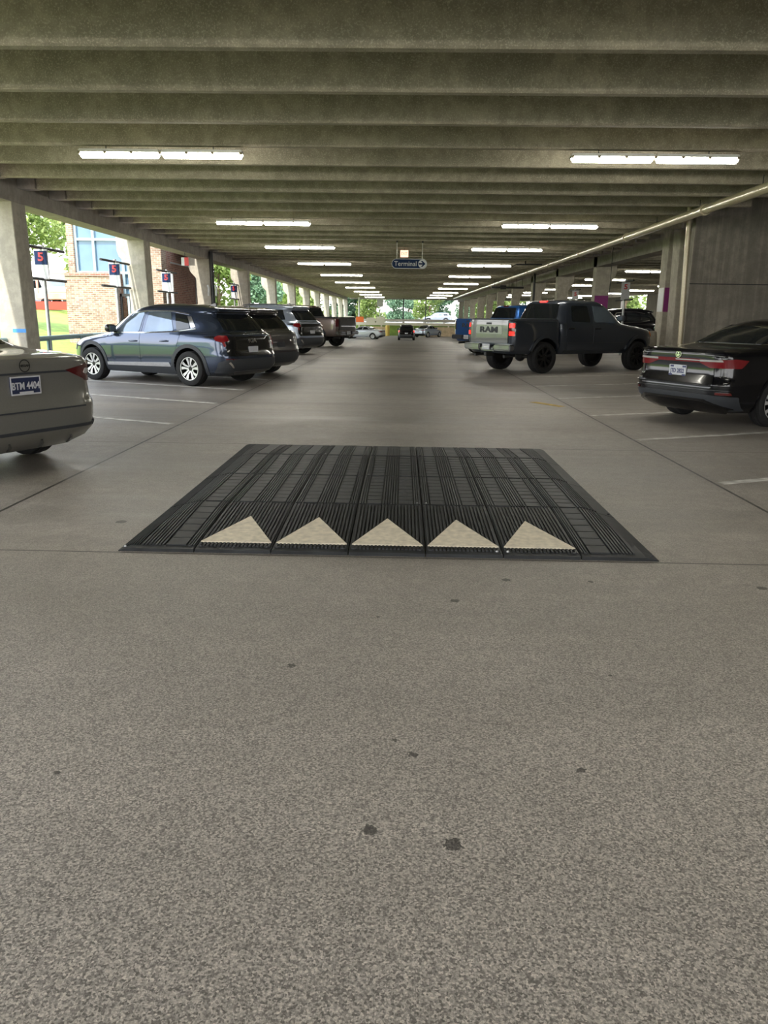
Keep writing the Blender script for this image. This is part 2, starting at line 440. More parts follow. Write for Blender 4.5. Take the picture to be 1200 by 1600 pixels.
def ledger(name, side, y0, y1):
    """edge girder between two columns with the ledge that carries the webs"""
    if side < 0:
        poly = [(XL - 0.55, 3.68), (XL, 3.68), (XL, ZS + 0.0), (XL + 0.34, ZS + 0.0)] if False else [(XL - 0.60, 3.70), (XL - 0.05, 3.70), (XL - 0.05, ZT), (XL - 0.60, ZT)]
        c = 'girder'
    else:
        poly = [(8.25 + 0.0, 3.62), (8.25 + 0.55, 3.62), (8.25 + 0.55, ZT), (8.25 + 0.0, ZT)]
        c = 'girder'
    o = prism(name, poly, 'y', y0, y1, c)
    # bearing ledge under the web ends
    bm = bmesh.new()
    yy = 8.475 - 1.524 * 14
    while yy < y1:
        if yy > y0 + 0.1:
            if side < 0: add_box(bm, XL - 0.05, XL + 0.33, yy - 0.16, yy + 0.16, ZS - 0.03 + 0.03, ZT)
            else: add_box(bm, 8.25 - 0.31, 8.25, yy - 0.30, yy + 0.46, ZS + 0.02, ZT)
        yy += 1.524
    bm_obj('bearing_block', bm, c, o)
    o['kind'] = 'structure'
    return o

nb = 1
for i, (a, b) in enumerate(zip(LEFT_Y, LEFT_Y[1:])):
    ledger('beam_left', -1, a + 0.0, b + 0.0)
ledger('beam_left', -1, DECK0, LEFT_Y[0])
for a, b in zip([20.6] + RIGHT_Y, RIGHT_Y + [DECK1]):
    ledger('beam_right', 1, a, b)

ORD = ['first', 'second', 'third', 'fourth', 'fifth', 'sixth', 'seventh', 'eighth', 'ninth', 'tenth', 'eleventh', 'twelfth', 'thirteenth', 'fourteenth', 'fifteenth']
def column(side, y, label, lean=0.02):
    """square precast column with an outward corbel below the girder"""
    z0 = zfloor(y) - 0.02; Wd = 0.58; D = 0.62
    x0 = XL - Wd if side < 0 else 8.25
    x1 = x0 + Wd
    zt = ZT - 0.01
    c = 0.03
    if side < 0:
        prof = [(x0, 0), (x1, 0), (x1, zt - z0), (x0 - 0.0, zt - z0), (x0 - 0.32, zt - z0), (x0 - 0.32, 3.38 - z0), (x0 - 0.26, 3.18 - z0), (x0, 2.92 - z0)]
    else:
        prof = [(x0, 0), (x1, 0), (x1, 2.92 - z0), (x1 + 0.22, 3.18 - z0), (x1 + 0.28, 3.38 - z0), (x1 + 0.28, zt - z0), (x0, zt - z0)]
    prof = [(px - lean * (pz + z0), pz) for px, pz in prof]
    o = prism('concrete_column', [(p[0] - x0 - Wd / 2, p[1]) for p in prof], 'y', 0, D, 'col', bev=0.012)
    o.location = (x0 + Wd / 2, y, z0)
    return tag(o, label, 'column')

for i, y in enumerate(LEFT_Y):
    if i == 0: lab = 'bare square concrete column behind the camera, at the open near end'
    elif i in (1, 2):
        lab = ['bare square concrete column beside the camera, on the grass side of the aisle', 'bare square concrete column just ahead of the warm grey sedan, out of the frame'][i - 1]
    elif i == 3: lab = 'pale concrete column behind the warm grey sedan, with a blue paint mark'
    elif i == 4: lab = 'pale corbelled concrete column in front of the brick building, behind the slate crossover'
    elif i == 5: lab = 'grey corbelled concrete column with a black pipe, where the dark brick wall ends'
    elif i == 6: lab = 'sunlit peach-toned concrete column above the silver-blue SUV, just past the brick building'
    else: lab = 'pale concrete column on the grass side of the aisle, %s in the row from the camera' % ORD[i - 3]
    c = column(-1, y, lab, 0.018)
    c['group'] = 'columns on the grass side of the aisle'
    if i == 3:
        box('paint_mark', -0.02, 0.27, -0.004, 0.0, 1.02, 1.10, 'blue_tape', c)
for i, y in enumerate(RIGHT_Y):
    if i == 0: lab = 'grey concrete column with a purple panel, beside the stained wall panel'
    elif i == 1: lab = 'corbelled concrete column with a purple panel, behind the gunmetal pickup cab'
    else: lab = 'grey concrete column on the pipe side of the aisle, %s in the row from the stained wall' % ORD[i]
    c = column(1, y, lab, 0.0)
    c['group'] = 'columns on the pipe side of the aisle'
    if i == 0: c.location.x -= 0.1
    if i < 2:
        box('purple_panel', -0.29 + (0.0), 0.292, -0.006, 0.0, 1.72, 2.45, 'purple', c) if i == 1 else box('purple_panel', -0.29, 0.29, -0.006, 0.0, 1.72, 2.45, 'purple', c)
        if i == 0: box('white_panel', -0.30, -0.292, 0.05, 0.56, 1.72, 2.45, 'sign_white', c)
# twin column beside the first right one
c = column(1, 24.0, 'plain twin concrete column standing just in front of the purple-panelled one')
c.location.x -= 0.1; c['group'] = 'columns on the pipe side of the aisle'

# stained shear wall facing the camera, right
wo = box('wall_right', 7.17, 14.5, 20.3, 20.55, 0, ZT - 0.01, 'wallc'); wo['kind'] = 'structure'
box('wall_joint', 7.165, 14.5, 20.293, 20.302, 2.33, 2.352, 'dark_metal', wo)
wo = box('wall_right', 8.9, 9.15, 20.6, 23.9, 0, ZT - 0.01, 'wallc'); wo['kind'] = 'structure'
# far walls of the neighbouring bay, after an added unseen side wall
wo = box('wall_right', 14.5, 14.75, DECK0, 20.3, 0, ZT - 0.01, 'wallc'); wo['kind'] = 'structure'  # unseen wall, added to darken the stalls and the black car's reflections
wo = box('wall_right', 26.0, 26.3, 96.0, 122.0, 0, ZT - 0.01, 'wallc'); wo['kind'] = 'structure'
wo = box('wall_right', 26.0, 26.3, 19.0, 86.0, 0, ZT - 0.01, 'wallc'); wo['kind'] = 'structure'
wo = box('wall_front', 14.5, 26.0, 19.0, 19.3, 0, ZT - 0.01, 'wallc'); wo['kind'] = 'structure'
# end beam of the deck
o = box('beam_back', XL, XR2, DECK1 - 0.3, DECK1, ZS - 0.1, ZT + 0.3, 'girder'); o['kind'] = 'structure'
for i, (x, lab) in enumerate([(9.9, 'grey concrete column on the far open edge, beyond the blue pickup'), (17.5, 'grey concrete column on the far edge of the neighbouring bay')]):
    c = column(1, 110.0, lab); c.location.x = x + 1

# ================================================================= CEILING FIXTURES
def make_fixture():
    root = empty('ceiling_light')
    bm = bmesh.new()
    for s in (-1, 1):
        c = 0.655 * s
        vs = add_box(bm, c - 0.635, c + 0.635, -0.075, 0.075, 0.03, 0.085)
    add_box(bm, -0.02, 0.02, -0.05, 0.05, 0.035, 0.08)
    bmesh.ops.bevel(bm, geom=bm.edges[:], offset=0.012, segments=2, affect='EDGES')
    bm_obj('housing', bm, 'white_metal', root, 40)
    for s in (-1, 1):
        bm = bmesh.new(); c = 0.655 * s
        prof = [(-0.068, 0.03), (-0.066, -0.005), (-0.045, -0.035), (0, -0.045), (0.045, -0.035), (0.066, -0.005), (0.068, 0.03)]
        ends = [(c - 0.635, 0.4), (c - 0.60, 1.0), (c + 0.60, 1.0), (c + 0.635, 0.4)]
        rings = [[bm.verts.new((x, p[0] * f, 0.03 + (p[1] - 0.03) * f)) for p in prof] for x, f in ends]
        for a, b in zip(rings, rings[1:]):
            for i in range(len(prof) - 1): bm.faces.new((a[i], a[i + 1], b[i + 1], b[i]))
            bm.faces.new((a[-1], a[0], b[0], b[-1]))
        bm.faces.new(rings[0]); bm.faces.new(rings[-1][::-1])
        bm_obj('lens', bm, 'tube', root, 50)
    for x in (-1.28, -0.87, -0.45, 0.0, 0.42, 0.83, 1.27):
        box('clip', x - 0.02, x + 0.02, -0.082, 0.082, 0.012, 0.05, 'lamp_clip', root)
    for x in (-0.87, 0.83):
        tube('hanger_rod', [(x, 0, 0.08), (x, 0, 0.15)], 0.008, 'dark_metal', root, 6)
    return tag(root, 'x', 'ceiling light')
fx = make_fixture()
LY = [8.475 + 1.524 * k_ for k_ in (3, 9, 14, 20, 27, 34, 41, 49, 56, 64)]
first = True
for side in (-1, 1):
    for i, y in enumerate(LY):
        x = -3.86 if side < 0 else (3.86, 3.92, 3.75, 3.85, 4.05, 4.3, 4.35, 4.35, 4.4, 4.4)[i]
        lab = 'lit double fluorescent light over the %s side of the aisle, %s from the camera' % ('grass' if side < 0 else 'pipe', ORD[i])
        gr = 'fluorescent lights over the %s side of the aisle' % ('grass' if side < 0 else 'pipe')
        if first:
            f = fx; f.location = (x, y, 3.86); f['label'] = lab; f['group'] = gr; first = False
        else:
            f = dup(fx, (x, y, 3.86), 0, lab, gr)
for yy_ in (3.903, -5.241, -11.337):  # light rows carried on out of view, added to brighten the foreground
    for xx_ in (-3.86, 3.86):
        dup(fx, (xx_, yy_, 3.86), 0, 'added lit fluorescent light out of view, %s the camera over the %s side' % ('just above' if yy_ > 0 else ('behind' if yy_ > -8 else 'far behind'), 'grass' if xx_ < 0 else 'pipe'), 'added fluorescent lights behind the camera')
for xi, x in enumerate((12.75, 20.25)):
    for i, y in enumerate([8.475 + 1.524 * k_ for k_ in (16, 22, 28, 34, 40, 46, 52, 58)]):
        dup(fx, (x, y, 3.86), 0, 'lit fluorescent light in the neighbouring bay, %s of its %s row' % (ORD[i], 'nearer' if xi == 0 else 'outer'), 'fluorescent lights in the neighbouring bay')

# small stencilled-looking inspection mark is left out: illegible

# sprinkler main along the aisle
o = empty('sprinkler_pipe', (0, 0, 0)); tag(o, 'long beige sprinkler main hung under the ceiling webs along the aisle', 'pipe')
PX = 6.55; PZ = 3.80
tube('pipe', [(PX, 6.0, PZ), (PX, 104, PZ)], 0.098, 'tan_pipe', o, 18)
for i, y in enumerate([10.2, 14.0, 18.1, 24.2, 30.3, 36.4, 42.5, 48.6, 54.7, 60.8, 66.9, 73]):
    tube('coupling', [(PX, y - 0.06, PZ), (PX, y + 0.06, PZ)], 0.122, 'tan_pipe', o, 18)
for y in [12.3, 15.3, 18.4, 21.4, 27.5, 33.6, 39.7, 45.8, 52, 58, 64, 70]:
    tube('hanger_rod', [(PX, y + 0.02, PZ + 0.08), (PX, y + 0.02, ZS + 0.05)], 0.009, 'dark_metal', o, 6)
o = empty('branch_pipe'); tag(o, 'thin dark pipe running above and beside the beige sprinkler main', 'pipe')
tube('pipe', [(PX + 0.20, 6, PZ + 0.13), (PX + 0.20, 46, PZ + 0.13)], 0.032, 'dark_metal', o, 10)
o = empty('cross_pipe'); tag(o, 'dark cross pipe under the ceiling with its bracket, by the second far light', 'pipe')
tube('pipe', [(5.2, 37.6, 3.86), (6.4, 37.6, 3.86)], 0.035, 'dark_metal', o, 10)
tube('hanger_rod', [(5.6, 37.43, 3.86), (5.6, 37.43, 4.1)], 0.03, 'dark_metal', o, 6)
tube('brace', [(5.2, 37.6, 3.86), (4.95, 37.0, 3.72)], 0.02, 'dark_metal', o, 8)
o = empty('drain_pipe'); tag(o, 'dark horizontal drain pipe with drop rods, between the columns behind the pickups', 'pipe')
tube('pipe', [(6.0, 55, 3.45), (8.2, 55, 3.45)], 0.07, 'dark_metal', o, 10)
for x in (6.2, 6.7, 7.2, 7.7, 8.1): tube('drop_rod', [(x, 55, 3.45), (x, 55, 4.4)], 0.012, 'dark_metal', o, 6)
tube('valve', [(6.6, 55, 3.46), (7.0, 55, 3.46)], 0.15, 'dark_metal', o, 10)
for i, (x, y, z0, z1, r, lab) in enumerate([(7.62, 29.81, 2.4, 4.02, 0.012, 'thin black suspension rod hanging over the gunmetal pickup'), (7.7, 47.5, 1.5, 4.0, 0.07, 'dark downpipe between columns behind the pickups')]):
    tag(tube('downpipe' if i else 'hanging_rod', [(x, y, z0 if not i else 0), (x, y, z1)], r, 'dark_metal'), lab, 'pipe')
o = tube('corner_pipe', [(7.06, 20.15, 0), (6.92, 20.15, 4.5)], 0.062, 'tan_pipe'); tag(o, 'pale beige vertical pipe at the free edge of the stained wall', 'pipe')
o = empty('roof_drain'); tag(o, 'black vertical drain pipe beside the corbelled column at the brick wall end', 'pipe')
tube('pipe', [(XL + 0.12, 34.05, 0), (XL + 0.06, 34.05, 4.0)], 0.09, 'dark_metal', o, 12)
for s in (-0.18, 0.14): tube('white_lamp', [(XL + 0.1 + s, 33.9, 2.62), (XL + 0.16 + s, 33.8, 2.5), (XL + 0.12 + s, 33.9, 2.2)], 0.045, 'sign_white', o, 8)

# ================================================================= HANGING SIGNS
o = empty('terminal_sign', (0.18, 28.26, 3.24)); tag(o, 'navy pill-shaped hanging sign reading Terminal with a white arrow circle', 'sign')
def pill(w_, h_, n=16):
    r = h_ / 2; P = []
    for k in range(n + 1): a = -math.pi / 2 + math.pi * k / n; P.append((w_ / 2 - r + r * math.cos(a), r * math.sin(a)))
    for k in range(n + 1): a = math.pi / 2 + math.pi * k / n; P.append((-w_ / 2 + r + r * math.cos(a), r * math.sin(a)))
    return P
prism('border', pill(1.24, 0.33), 'y', 0.0, 0.05, 'sign_white', o)
prism('panel', pill(1.205, 0.295), 'y', -0.006, 0.0, 'sign_blue', o)
text_mesh('lettering', 'Terminal', 0.225, 'sign_white', o, (-0.135, -0.010, -0.006), ROT_FACE_NY, 0.003, 0.98, 0.0)
circ = [(0.455 + 0.145 * math.cos(2 * math.pi * k / 32), 0.145 * math.sin(2 * math.pi * k / 32)) for k in range(32)]
prism('arrow_disc', circ, 'y', -0.012, -0.006, 'sign_white', o)
prism('arrow', [(0.325, -0.025), (0.47, -0.025), (0.40, -0.095), (0.465, -0.095), (0.565, 0), (0.465, 0.095), (0.40, 0.095), (0.47, 0.025), (0.325, 0.025)], 'y', -0.018, -0.012, 'sign_blue', o)
for x in (-0.44, 0.45):
    tube('hanger_rod', [(x, 0.025, 0.15), (x, 0.025, 0.79)], 0.011, 'white_metal', o, 8)
    box('rod_clamp', x - 0.03, x + 0.03, -0.02, 0.07, 0.70, 0.78, 'dark_metal', o)
o = empty('exit_sign', (0.0, 31.31, 3.80)); tag(o, 'small pinkish lit exit sign hanging above the Terminal sign', 'sign')
box('case', -0.155, 0.155, 0, 0.05, -0.13, 0.13, 'exit_face', o, 0.008)
text_mesh('lettering', 'EXIT', 0.14, 'exit_red', o, (0, -0.004, 0), ROT_FACE_NY, 0.003, 0.85, 0.002)
tube('hanger_rod', [(0, 0.025, 0.13), (0, 0.025, 0.6)], 0.01, 'dark_metal', o, 6)
o = empty('exit_sign', (-8.36, 30.6, 3.36)); tag(o, 'small red and white sign hanging on a rod beneath the edge girder', 'sign')
box('case', -0.14, 0.14, 0, 0.06, -0.14, 0.16, 'sign_white', o, 0.008)
box('red_face', -0.02, 0.142, -0.005, 0.0, -0.14, 0.16, 'sign_red', o)
tube('hanger_rod', [(0, 0.03, 0.16), (0, 0.03, 0.35)], 0.01, 'dark_metal', o, 6)

# ================================================================= SPEED CUSHION
SC = 1.0
CX0, CX1 = -1.775, 1.625
MW = (CX1 - CX0) / 7.0
ROWS = [4.60, 5.66, 6.72, 7.74, 8.70]
HT = 0.07
def cz(x, y):
    h = HT
    h = min(h, 0.022 + (y - ROWS[0]) * (HT - 0.022) / (ROWS[1] - ROWS[0] - 0.05)) if y < ROWS[1] else h
    if y > ROWS[3]: h = min(h, 0.016 + (ROWS[4] - y) * (HT - 0.016) / (ROWS[4] - ROWS[3] - 0.05))
    d = min(x - CX0, CX1 - x)
    return max(0.004, min(h, 0.004 + d * 0.27))
cush = empty('speed_cushion', (0, 0, 0))
tag(cush, 'wide black rubber speed cushion with five cream triangles, lying across the aisle', 'speed cushion')
def strip(bm, x0, x1, y0, y1, up, ny=1, nx=1):
    """raised rib following the cushion surface"""
    xs_ = [x0 + (x1 - x0) * i / nx for i in range(nx + 1)]; ys_ = [y0 + (y1 - y0) * i / ny for i in range(ny + 1)]
    top = [[bm.verts.new((x, y, cz(x, y) + up)) for x in xs_] for y in ys_]
    bot = [[bm.verts.new((x, y, max(0.0, cz(x, y) - 0.006))) for x in xs_] for y in ys_]
    for j in range(ny):
        for i in range(nx): bm.faces.new((top[j][i], top[j][i + 1], top[j + 1][i + 1], top[j + 1][i]))
        bm.faces.new((bot[j][0], top[j][0], top[j + 1][0], bot[j + 1][0]))
        bm.faces.new((top[j][nx], bot[j][nx], bot[j + 1][nx], top[j + 1][nx]))
    for i in range(nx):
        bm.faces.new((bot[0][i], bot[0][i + 1], top[0][i + 1], top[0][i]))
        bm.faces.new((top[ny][i], top[ny][i + 1], bot[ny][i + 1], bot[ny][i]))
def rowbreaks(y0, y1):
    return max(1, int(round((y1 - y0) / 0.26)))
g = 0.004
for ri in range(4):
    y0, y1 = ROWS[ri] + g, ROWS[ri + 1] - g
    for ci in range(7):
        x0 = CX0 + MW * ci + g; x1 = CX0 + MW * (ci + 1) - g
        bm = bmesh.new()
        nx, ny = 12, 12
        V = [[bm.verts.new((x0 + (x1 - x0) * i / nx, y0 + (y1 - y0) * j / ny, 0)) for i in range(nx + 1)] for j in range(ny + 1)]
        B = [[bm.verts.new((v.co.x, v.co.y, 0.0)) for v in r_] for r_ in V]
        for r_ in V:
            for v in r_: v.co.z = cz(v.co.x, v.co.y)
        for j in range(ny):
            for i in range(nx): bm.faces.new((V[j][i], V[j][i + 1], V[j + 1][i + 1], V[j + 1][i]))
            bm.faces.new((B[j][0], V[j][0], V[j + 1][0], B[j + 1][0])); bm.faces.new((V[j][nx], B[j][nx], B[j + 1][nx], V[j + 1][nx]))
        for i in range(nx):
            bm.faces.new((B[0][i], B[0][i + 1], V[0][i + 1], V[0][i])); bm.faces.new((V[ny][i], V[ny][i + 1], B[ny][i + 1], B[ny][i]))
        up = 0.0095
        ya, yb = (y0 + 0.055, y1 - 0.012) if ri == 0 else ((y0 + 0.012, y1 - 0.05) if ri == 3 else (y0 + 0.012, y1 - 0.012))
        def ribs(a, b, n, yy0=ya, yy1=yb, duty=0.58):
            p = (b - a) / n
            for q in range(n):
                strip(bm, a + p * (q + (1 - duty) / 2), a + p * (q + (1 + duty) / 2), yy0, yy1, up, rowbreaks(yy0, yy1))
        def ladder(a, b):
            n = 8 if ri in (1, 2) else 7
            p = (yb - ya) / n
            for q in range(n): strip(bm, a, b, ya + p * q + 0.006, ya + p * (q + 1) - 0.006, up * 0.9, 2)
        if ci in (0, 6):
            flip = (lambda a, b: (x0 + a, x0 + b)) if ci == 0 else (lambda a, b: (x1 - b, x1 - a))
            # outer bevel fine ribs only on the ungrooved slope of the left module
            ribs(*flip(MW - 0.06, MW - 0.012), 3)
            ladder(*flip(MW - 0.195, MW - 0.07))
            ribs(*flip(MW - 0.355, MW - 0.205), 7)
            if ci == 0: ribs(x0 + 0.012, x0 + MW - 0.36, 7, duty=0.4)
        elif ri == 0:
            ribs(x0 + 0.006, x1 - 0.006, 19, duty=0.55)
        else:
            ribs(x0 + 0.006, x0 + 0.056, 3); ladder(x0 + 0.064, x0 + 0.172)
            ribs(x0 + 0.180, x1 - 0.180, 6); ladder(x1 - 0.172, x1 - 0.064); ribs(x1 - 0.056, x1 - 0.006, 3)
        o = bm_obj('ramp_module' if ri in (0, 3) else 'flat_module', bm, 'rubber', cush)
        # bolts
        for bi, (bx, by) in enumerate(((x0 + 0.03, y0 + 0.05), (x1 - 0.03, y0 + 0.05)) if ri < 2 else ((x0 + 0.03, y0 + 0.05),)):
            bm = bmesh.new(); zz = cz(bx, by) + 0.002
            bmesh.ops.create_cone(bm, cap_ends=True, segments=10, radius1=0.010, radius2=0.008, depth=0.008, matrix=Matrix.Translation((bx, by, zz + 0.005)))
            bm_obj('bolt', bm, 'rubber_dust' if (ri + ci + bi) % 5 else 'bolt', o)
        if ri == 0 and 1 <= ci <= 5:
            bm = bmesh.new()
            a = (x0 + 0.012, y0 + 0.115); b_ = (x1 - 0.012, y0 + 0.115); t_ = ((x0 + x1) / 2 - 0.01, y0 + 0.67)
            n = 8; top = []
            for q in range(n + 1):
                f = q / n
                l = (a[0] + (t_[0] - a[0]) * f, a[1] + (t_[1] - a[1]) * f); r_ = (b_[0] + (t_[0] - b_[0]) * f, b_[1] + (t_[1] - b_[1]) * f)
                top.append([bm.verts.new((p[0], p[1], cz(*p) + up + 0.006)) for p in (l, r_)])
            for q in range(n): bm.faces.new((top[q][0], top[q][1], top[q + 1][1], top[q + 1][0]))
            ex = bmesh.ops.extrude_face_region(bm, geom=bm.faces[:])
            for v in ex['geom']:
                if isinstance(v, bmesh.types.BMVert): v.co.z -= 0.010
            bm_obj('triangle_marking', bm, 'triangle', o)

# ================================================================= STALL LINES
def stripe(p, q, wd, name, label, mat='stripe', group=None):
    p = Vector((*p, 0)); q = Vector((*q, 0)); d = (q - p).normalized(); n = Vector((-d.y, d.x, 0)) * wd / 2
    bm = bmesh.new(); k = 24; rows_ = []
    for i in range(k + 1):
        c = p.lerp(q, i / k); j = rnd.uniform(-.004, .004)
        rows_.append([bm.verts.new(c + n * s + Vector((0, 0, z)) + n * j) for s, z in ((-1, 0.0005), (-1, 0.003), (1, 0.003), (1, 0.0005))])
    for a, b in zip(rows_, rows_[1:]):
        for i in range(3): bm.faces.new((a[i], a[i + 1], b[i + 1], b[i]))
    o = bm_obj(name, bm, mat)
    return tag(o, label, 'marking', group)
dirL = (-math.cos(R(24)), math.sin(R(24))); dirR = (math.cos(R(24)), math.sin(R(24)))
left_desc = ['ahead of the warm grey sedan', 'between the grey sedan and the slate crossover', 'under the front of the slate crossover', 'beneath the two dark crossovers', 'behind the second dark crossover', 'beside the silver-blue SUV', 'next to the bronze pickup']
for i, y in enumerate([10.35, 12.9, 15.3, 17.9, 20.5, 23.2, 25.8]):
    stripe((-3.12, y), (-3.12 + dirL[0] * 5.3, y + dirL[1] * 5.3), 0.10, 'stall_line', 'worn white stall line on the grass side, %s in the row from the camera' % ORD[i], group='stall lines on the grass side')
for i, y in enumerate([4.5, 7.02, 9.6, 12.02, 14.6, 17.2, 19.8]):
    stripe((2.95, y), (2.95 + dirR[0] * 4.9, y + dirR[1] * 4.9), 0.10, 'stall_line', 'worn white stall line on the pipe side, %s in the row from the camera' % ORD[i], group='stall lines on the pipe side')
stripe((2.35, 13.9), (2.75, 13.2), 0.16, 'yellow_mark', 'short faded yellow paint mark on the floor near the pipe side joint', 'yellow')

# ================================================================= VEHICLE BODY TOOLKIT
def mono(pts):
    """monotone cubic through (z, value) points"""
    x = np.array([p[0] for p in pts], float); y = np.array([p[1] for p in pts], float)
    h = np.diff(x); d = np.diff(y) / h; mm = np.zeros(len(x)); mm[0] = d[0]; mm[-1] = d[-1]
    for i in range(1, len(x) - 1):
        if d[i - 1] * d[i] > 0:
            w1 = 2 * h[i] + h[i - 1]; w2 = h[i] + 2 * h[i - 1]
            mm[i] = (w1 + w2) / (w1 / d[i - 1] + w2 / d[i])
    def f(v):
        v = min(max(v, x[0]), x[-1]); i = min(int(np.searchsorted(x, v, 'right')) - 1, len(x) - 2); i = max(i, 0)
        t = (v - x[i]) / h[i]
        return float((1 + 2 * t) * (1 - t) ** 2 * y[i] + t * (1 - t) ** 2 * h[i] * mm[i] + t * t * (3 - 2 * t) * y[i + 1] + t * t * (t - 1) * h[i] * mm[i + 1])
    return f

class Body:
    """stack of rounded plan outlines: x forward from the rear bumper, y across, z up"""
    def __init__(s, xr, xf, hw, nr, nf):
        s.z0 = xr[0][0]; s.z1 = xr[-1][0]
        s.xr, s.xf, s.hw, s.nr, s.nf = mono(xr), mono(xf), mono(hw), mono(nr), mono(nf)
        s.cache = {}
    def dims(s, z): return s.xr(z), s.xf(z), s.hw(z), s.nr(z), s.nf(z)
    def half(s, z, m=80):
        xr, xf, hw, nr, nf = s.dims(z); xc = (xr + xf) / 2; a = (xf - xr) / 2
        P = []
        for k in range(m + 1):
            ph = math.pi * (1 - k / m); c, si = math.cos(ph), abs(math.sin(ph)); n = nr if c < 0 else nf
            P.append((xc + a * math.copysign(abs(c) ** (2 / n), c), hw * si ** (2 / n)))
        return P
    def side_y(s, x, z):
        xr, xf, hw, nr, nf = s.dims(z); xc = (xr + xf) / 2; a = (xf - xr) / 2; t = (x - xc) / a
        n = nr if t < 0 else nf
        return hw * max(0.0, 1 - min(1, abs(t)) ** n) ** (1 / n)
    def side(s, sg): return lambda u, v: Vector((u, sg * s.side_y(u, v), v))
    def wrap(s, front=False):
        def f(u, v):
            key = (front, round(v, 4))
            if key not in s.cache:
                P = np.array(s.half(v, 160)); P = P[::-1] if front else P
                d = np.r_[0, np.cumsum(np.hypot(*np.diff(P, axis=0).T))]
                s.cache[key] = (P, d)
            P, d = s.cache[key]; q = min(abs(u), d[-1] * .999)
            return Vector((float(np.interp(q, d, P[:, 0])), math.copysign(1, u) * float(np.interp(q, d, P[:, 1])), v))
        return f
    def mesh(s, cols=60, step=0.05):
        zs = [s.z0]; last = np.array(s.dims(s.z0)[:3]); lz = s.z0
        for z in np.linspace(s.z0, s.z1, 600)[1:-1]:
            cur = np.array(s.dims(z)[:3])
            if np.abs(cur - last).sum() + (z - lz) > step: zs.append(float(z)); last = cur; lz = z
        zs.append(s.z1)
        bm = bmesh.new(); rings = []
        for z in zs:
            P = np.array(s.half(z, 240)); dd = np.r_[0, np.cumsum(np.hypot(*np.diff(P, axis=0).T))]
            tt = np.linspace(0, dd[-1], cols + 1)
            H = list(zip(np.interp(tt, dd, P[:, 0]).tolist(), np.interp(tt, dd, P[:, 1]).tolist()))
            loop = [(x, y) for x, y in H] + [(x, -y) for x, y in H[-2:0:-1]]
            rings.append([bm.verts.new((x, y, z)) for x, y in loop])
        n = len(rings[0])
        for a, b in zip(rings, rings[1:]):
            for i in range(n): bm.faces.new((a[i], a[(i + 1) % n], b[(i + 1) % n], b[i]))
        bm.faces.new(rings[0][::-1]); bm.faces.new(rings[-1])
        bmesh.ops.remove_doubles(bm, verts=bm.verts[:], dist=0.0004)
        return bm

def rpoly(poly, r=0.03, n=3):
    out = []; N_ = len(poly)
    for i in range(N_):
        p = Vector((*poly[i], 0)); a = Vector((*poly[i - 1], 0)); b = Vector((*poly[(i + 1) % N_], 0))
        da, db = (a - p), (b - p); rr = min(r, da.length * 0.45, db.length * 0.45)
        A = p + da.normalized() * rr; B = p + db.normalized() * rr
        for k in range(n + 1):
            t = k / n; q = A * (1 - t) ** 2 + p * 2 * t * (1 - t) + B * t * t; out.append((q.x, q.y))
    return out

def patch(name, poly, fmap, mat, parent, off=0.004, thick=0.012, step=0.09, r=0.02, smooth=35):
    if r: poly = rpoly(poly, r)
    bm = bmesh.new()
    try: bm.faces.new([bm.verts.new((p[0], p[1], 0)) for p in poly])
    except ValueError: return None
    for ax in (0, 1):
        lo = min(p[ax] for p in poly); hi = max(p[ax] for p in poly); n = int((hi - lo) / step)
        for k in range(1, n + 1):
            c = lo + (hi - lo) * k / (n + 1); co = Vector((0, 0, 0)); co[ax] = c; no = Vector((0, 0, 0)); no[ax] = 1
            bmesh.ops.bisect_plane(bm, geom=bm.verts[:] + bm.edges[:] + bm.faces[:], plane_co=co, plane_no=no, dist=1e-5)
    bmesh.ops.triangulate(bm, faces=[f for f in bm.faces if len(f.verts) > 4])
    base = set(bm.verts)
    ex = bmesh.ops.extrude_face_region(bm, geom=bm.faces[:])
    new = [v for v in ex['geom'] if isinstance(v, bmesh.types.BMVert)]
    newset = set(new)
    cen = Vector((2.3, 0, 0.8))
    for v in bm.verts:
        u, w_ = v.co.x, v.co.y; e = 0.004
        p = fmap(u, w_); n = (fmap(u + e, w_) - fmap(u - e, w_)).cross(fmap(u, w_ + e) - fmap(u, w_ - e))
        if n.length < 1e-12: n = p - cen
        n.normalize()
        ref = p - Vector((min(max(p.x, 1.2), 3.2), 0, min(p.z, 1.0)))
        if n.dot(ref) < 0: n = -n
        v.co = p + n * (off if v in newset else -thick)
    return bm_obj(name, bm, mat, parent, smooth)

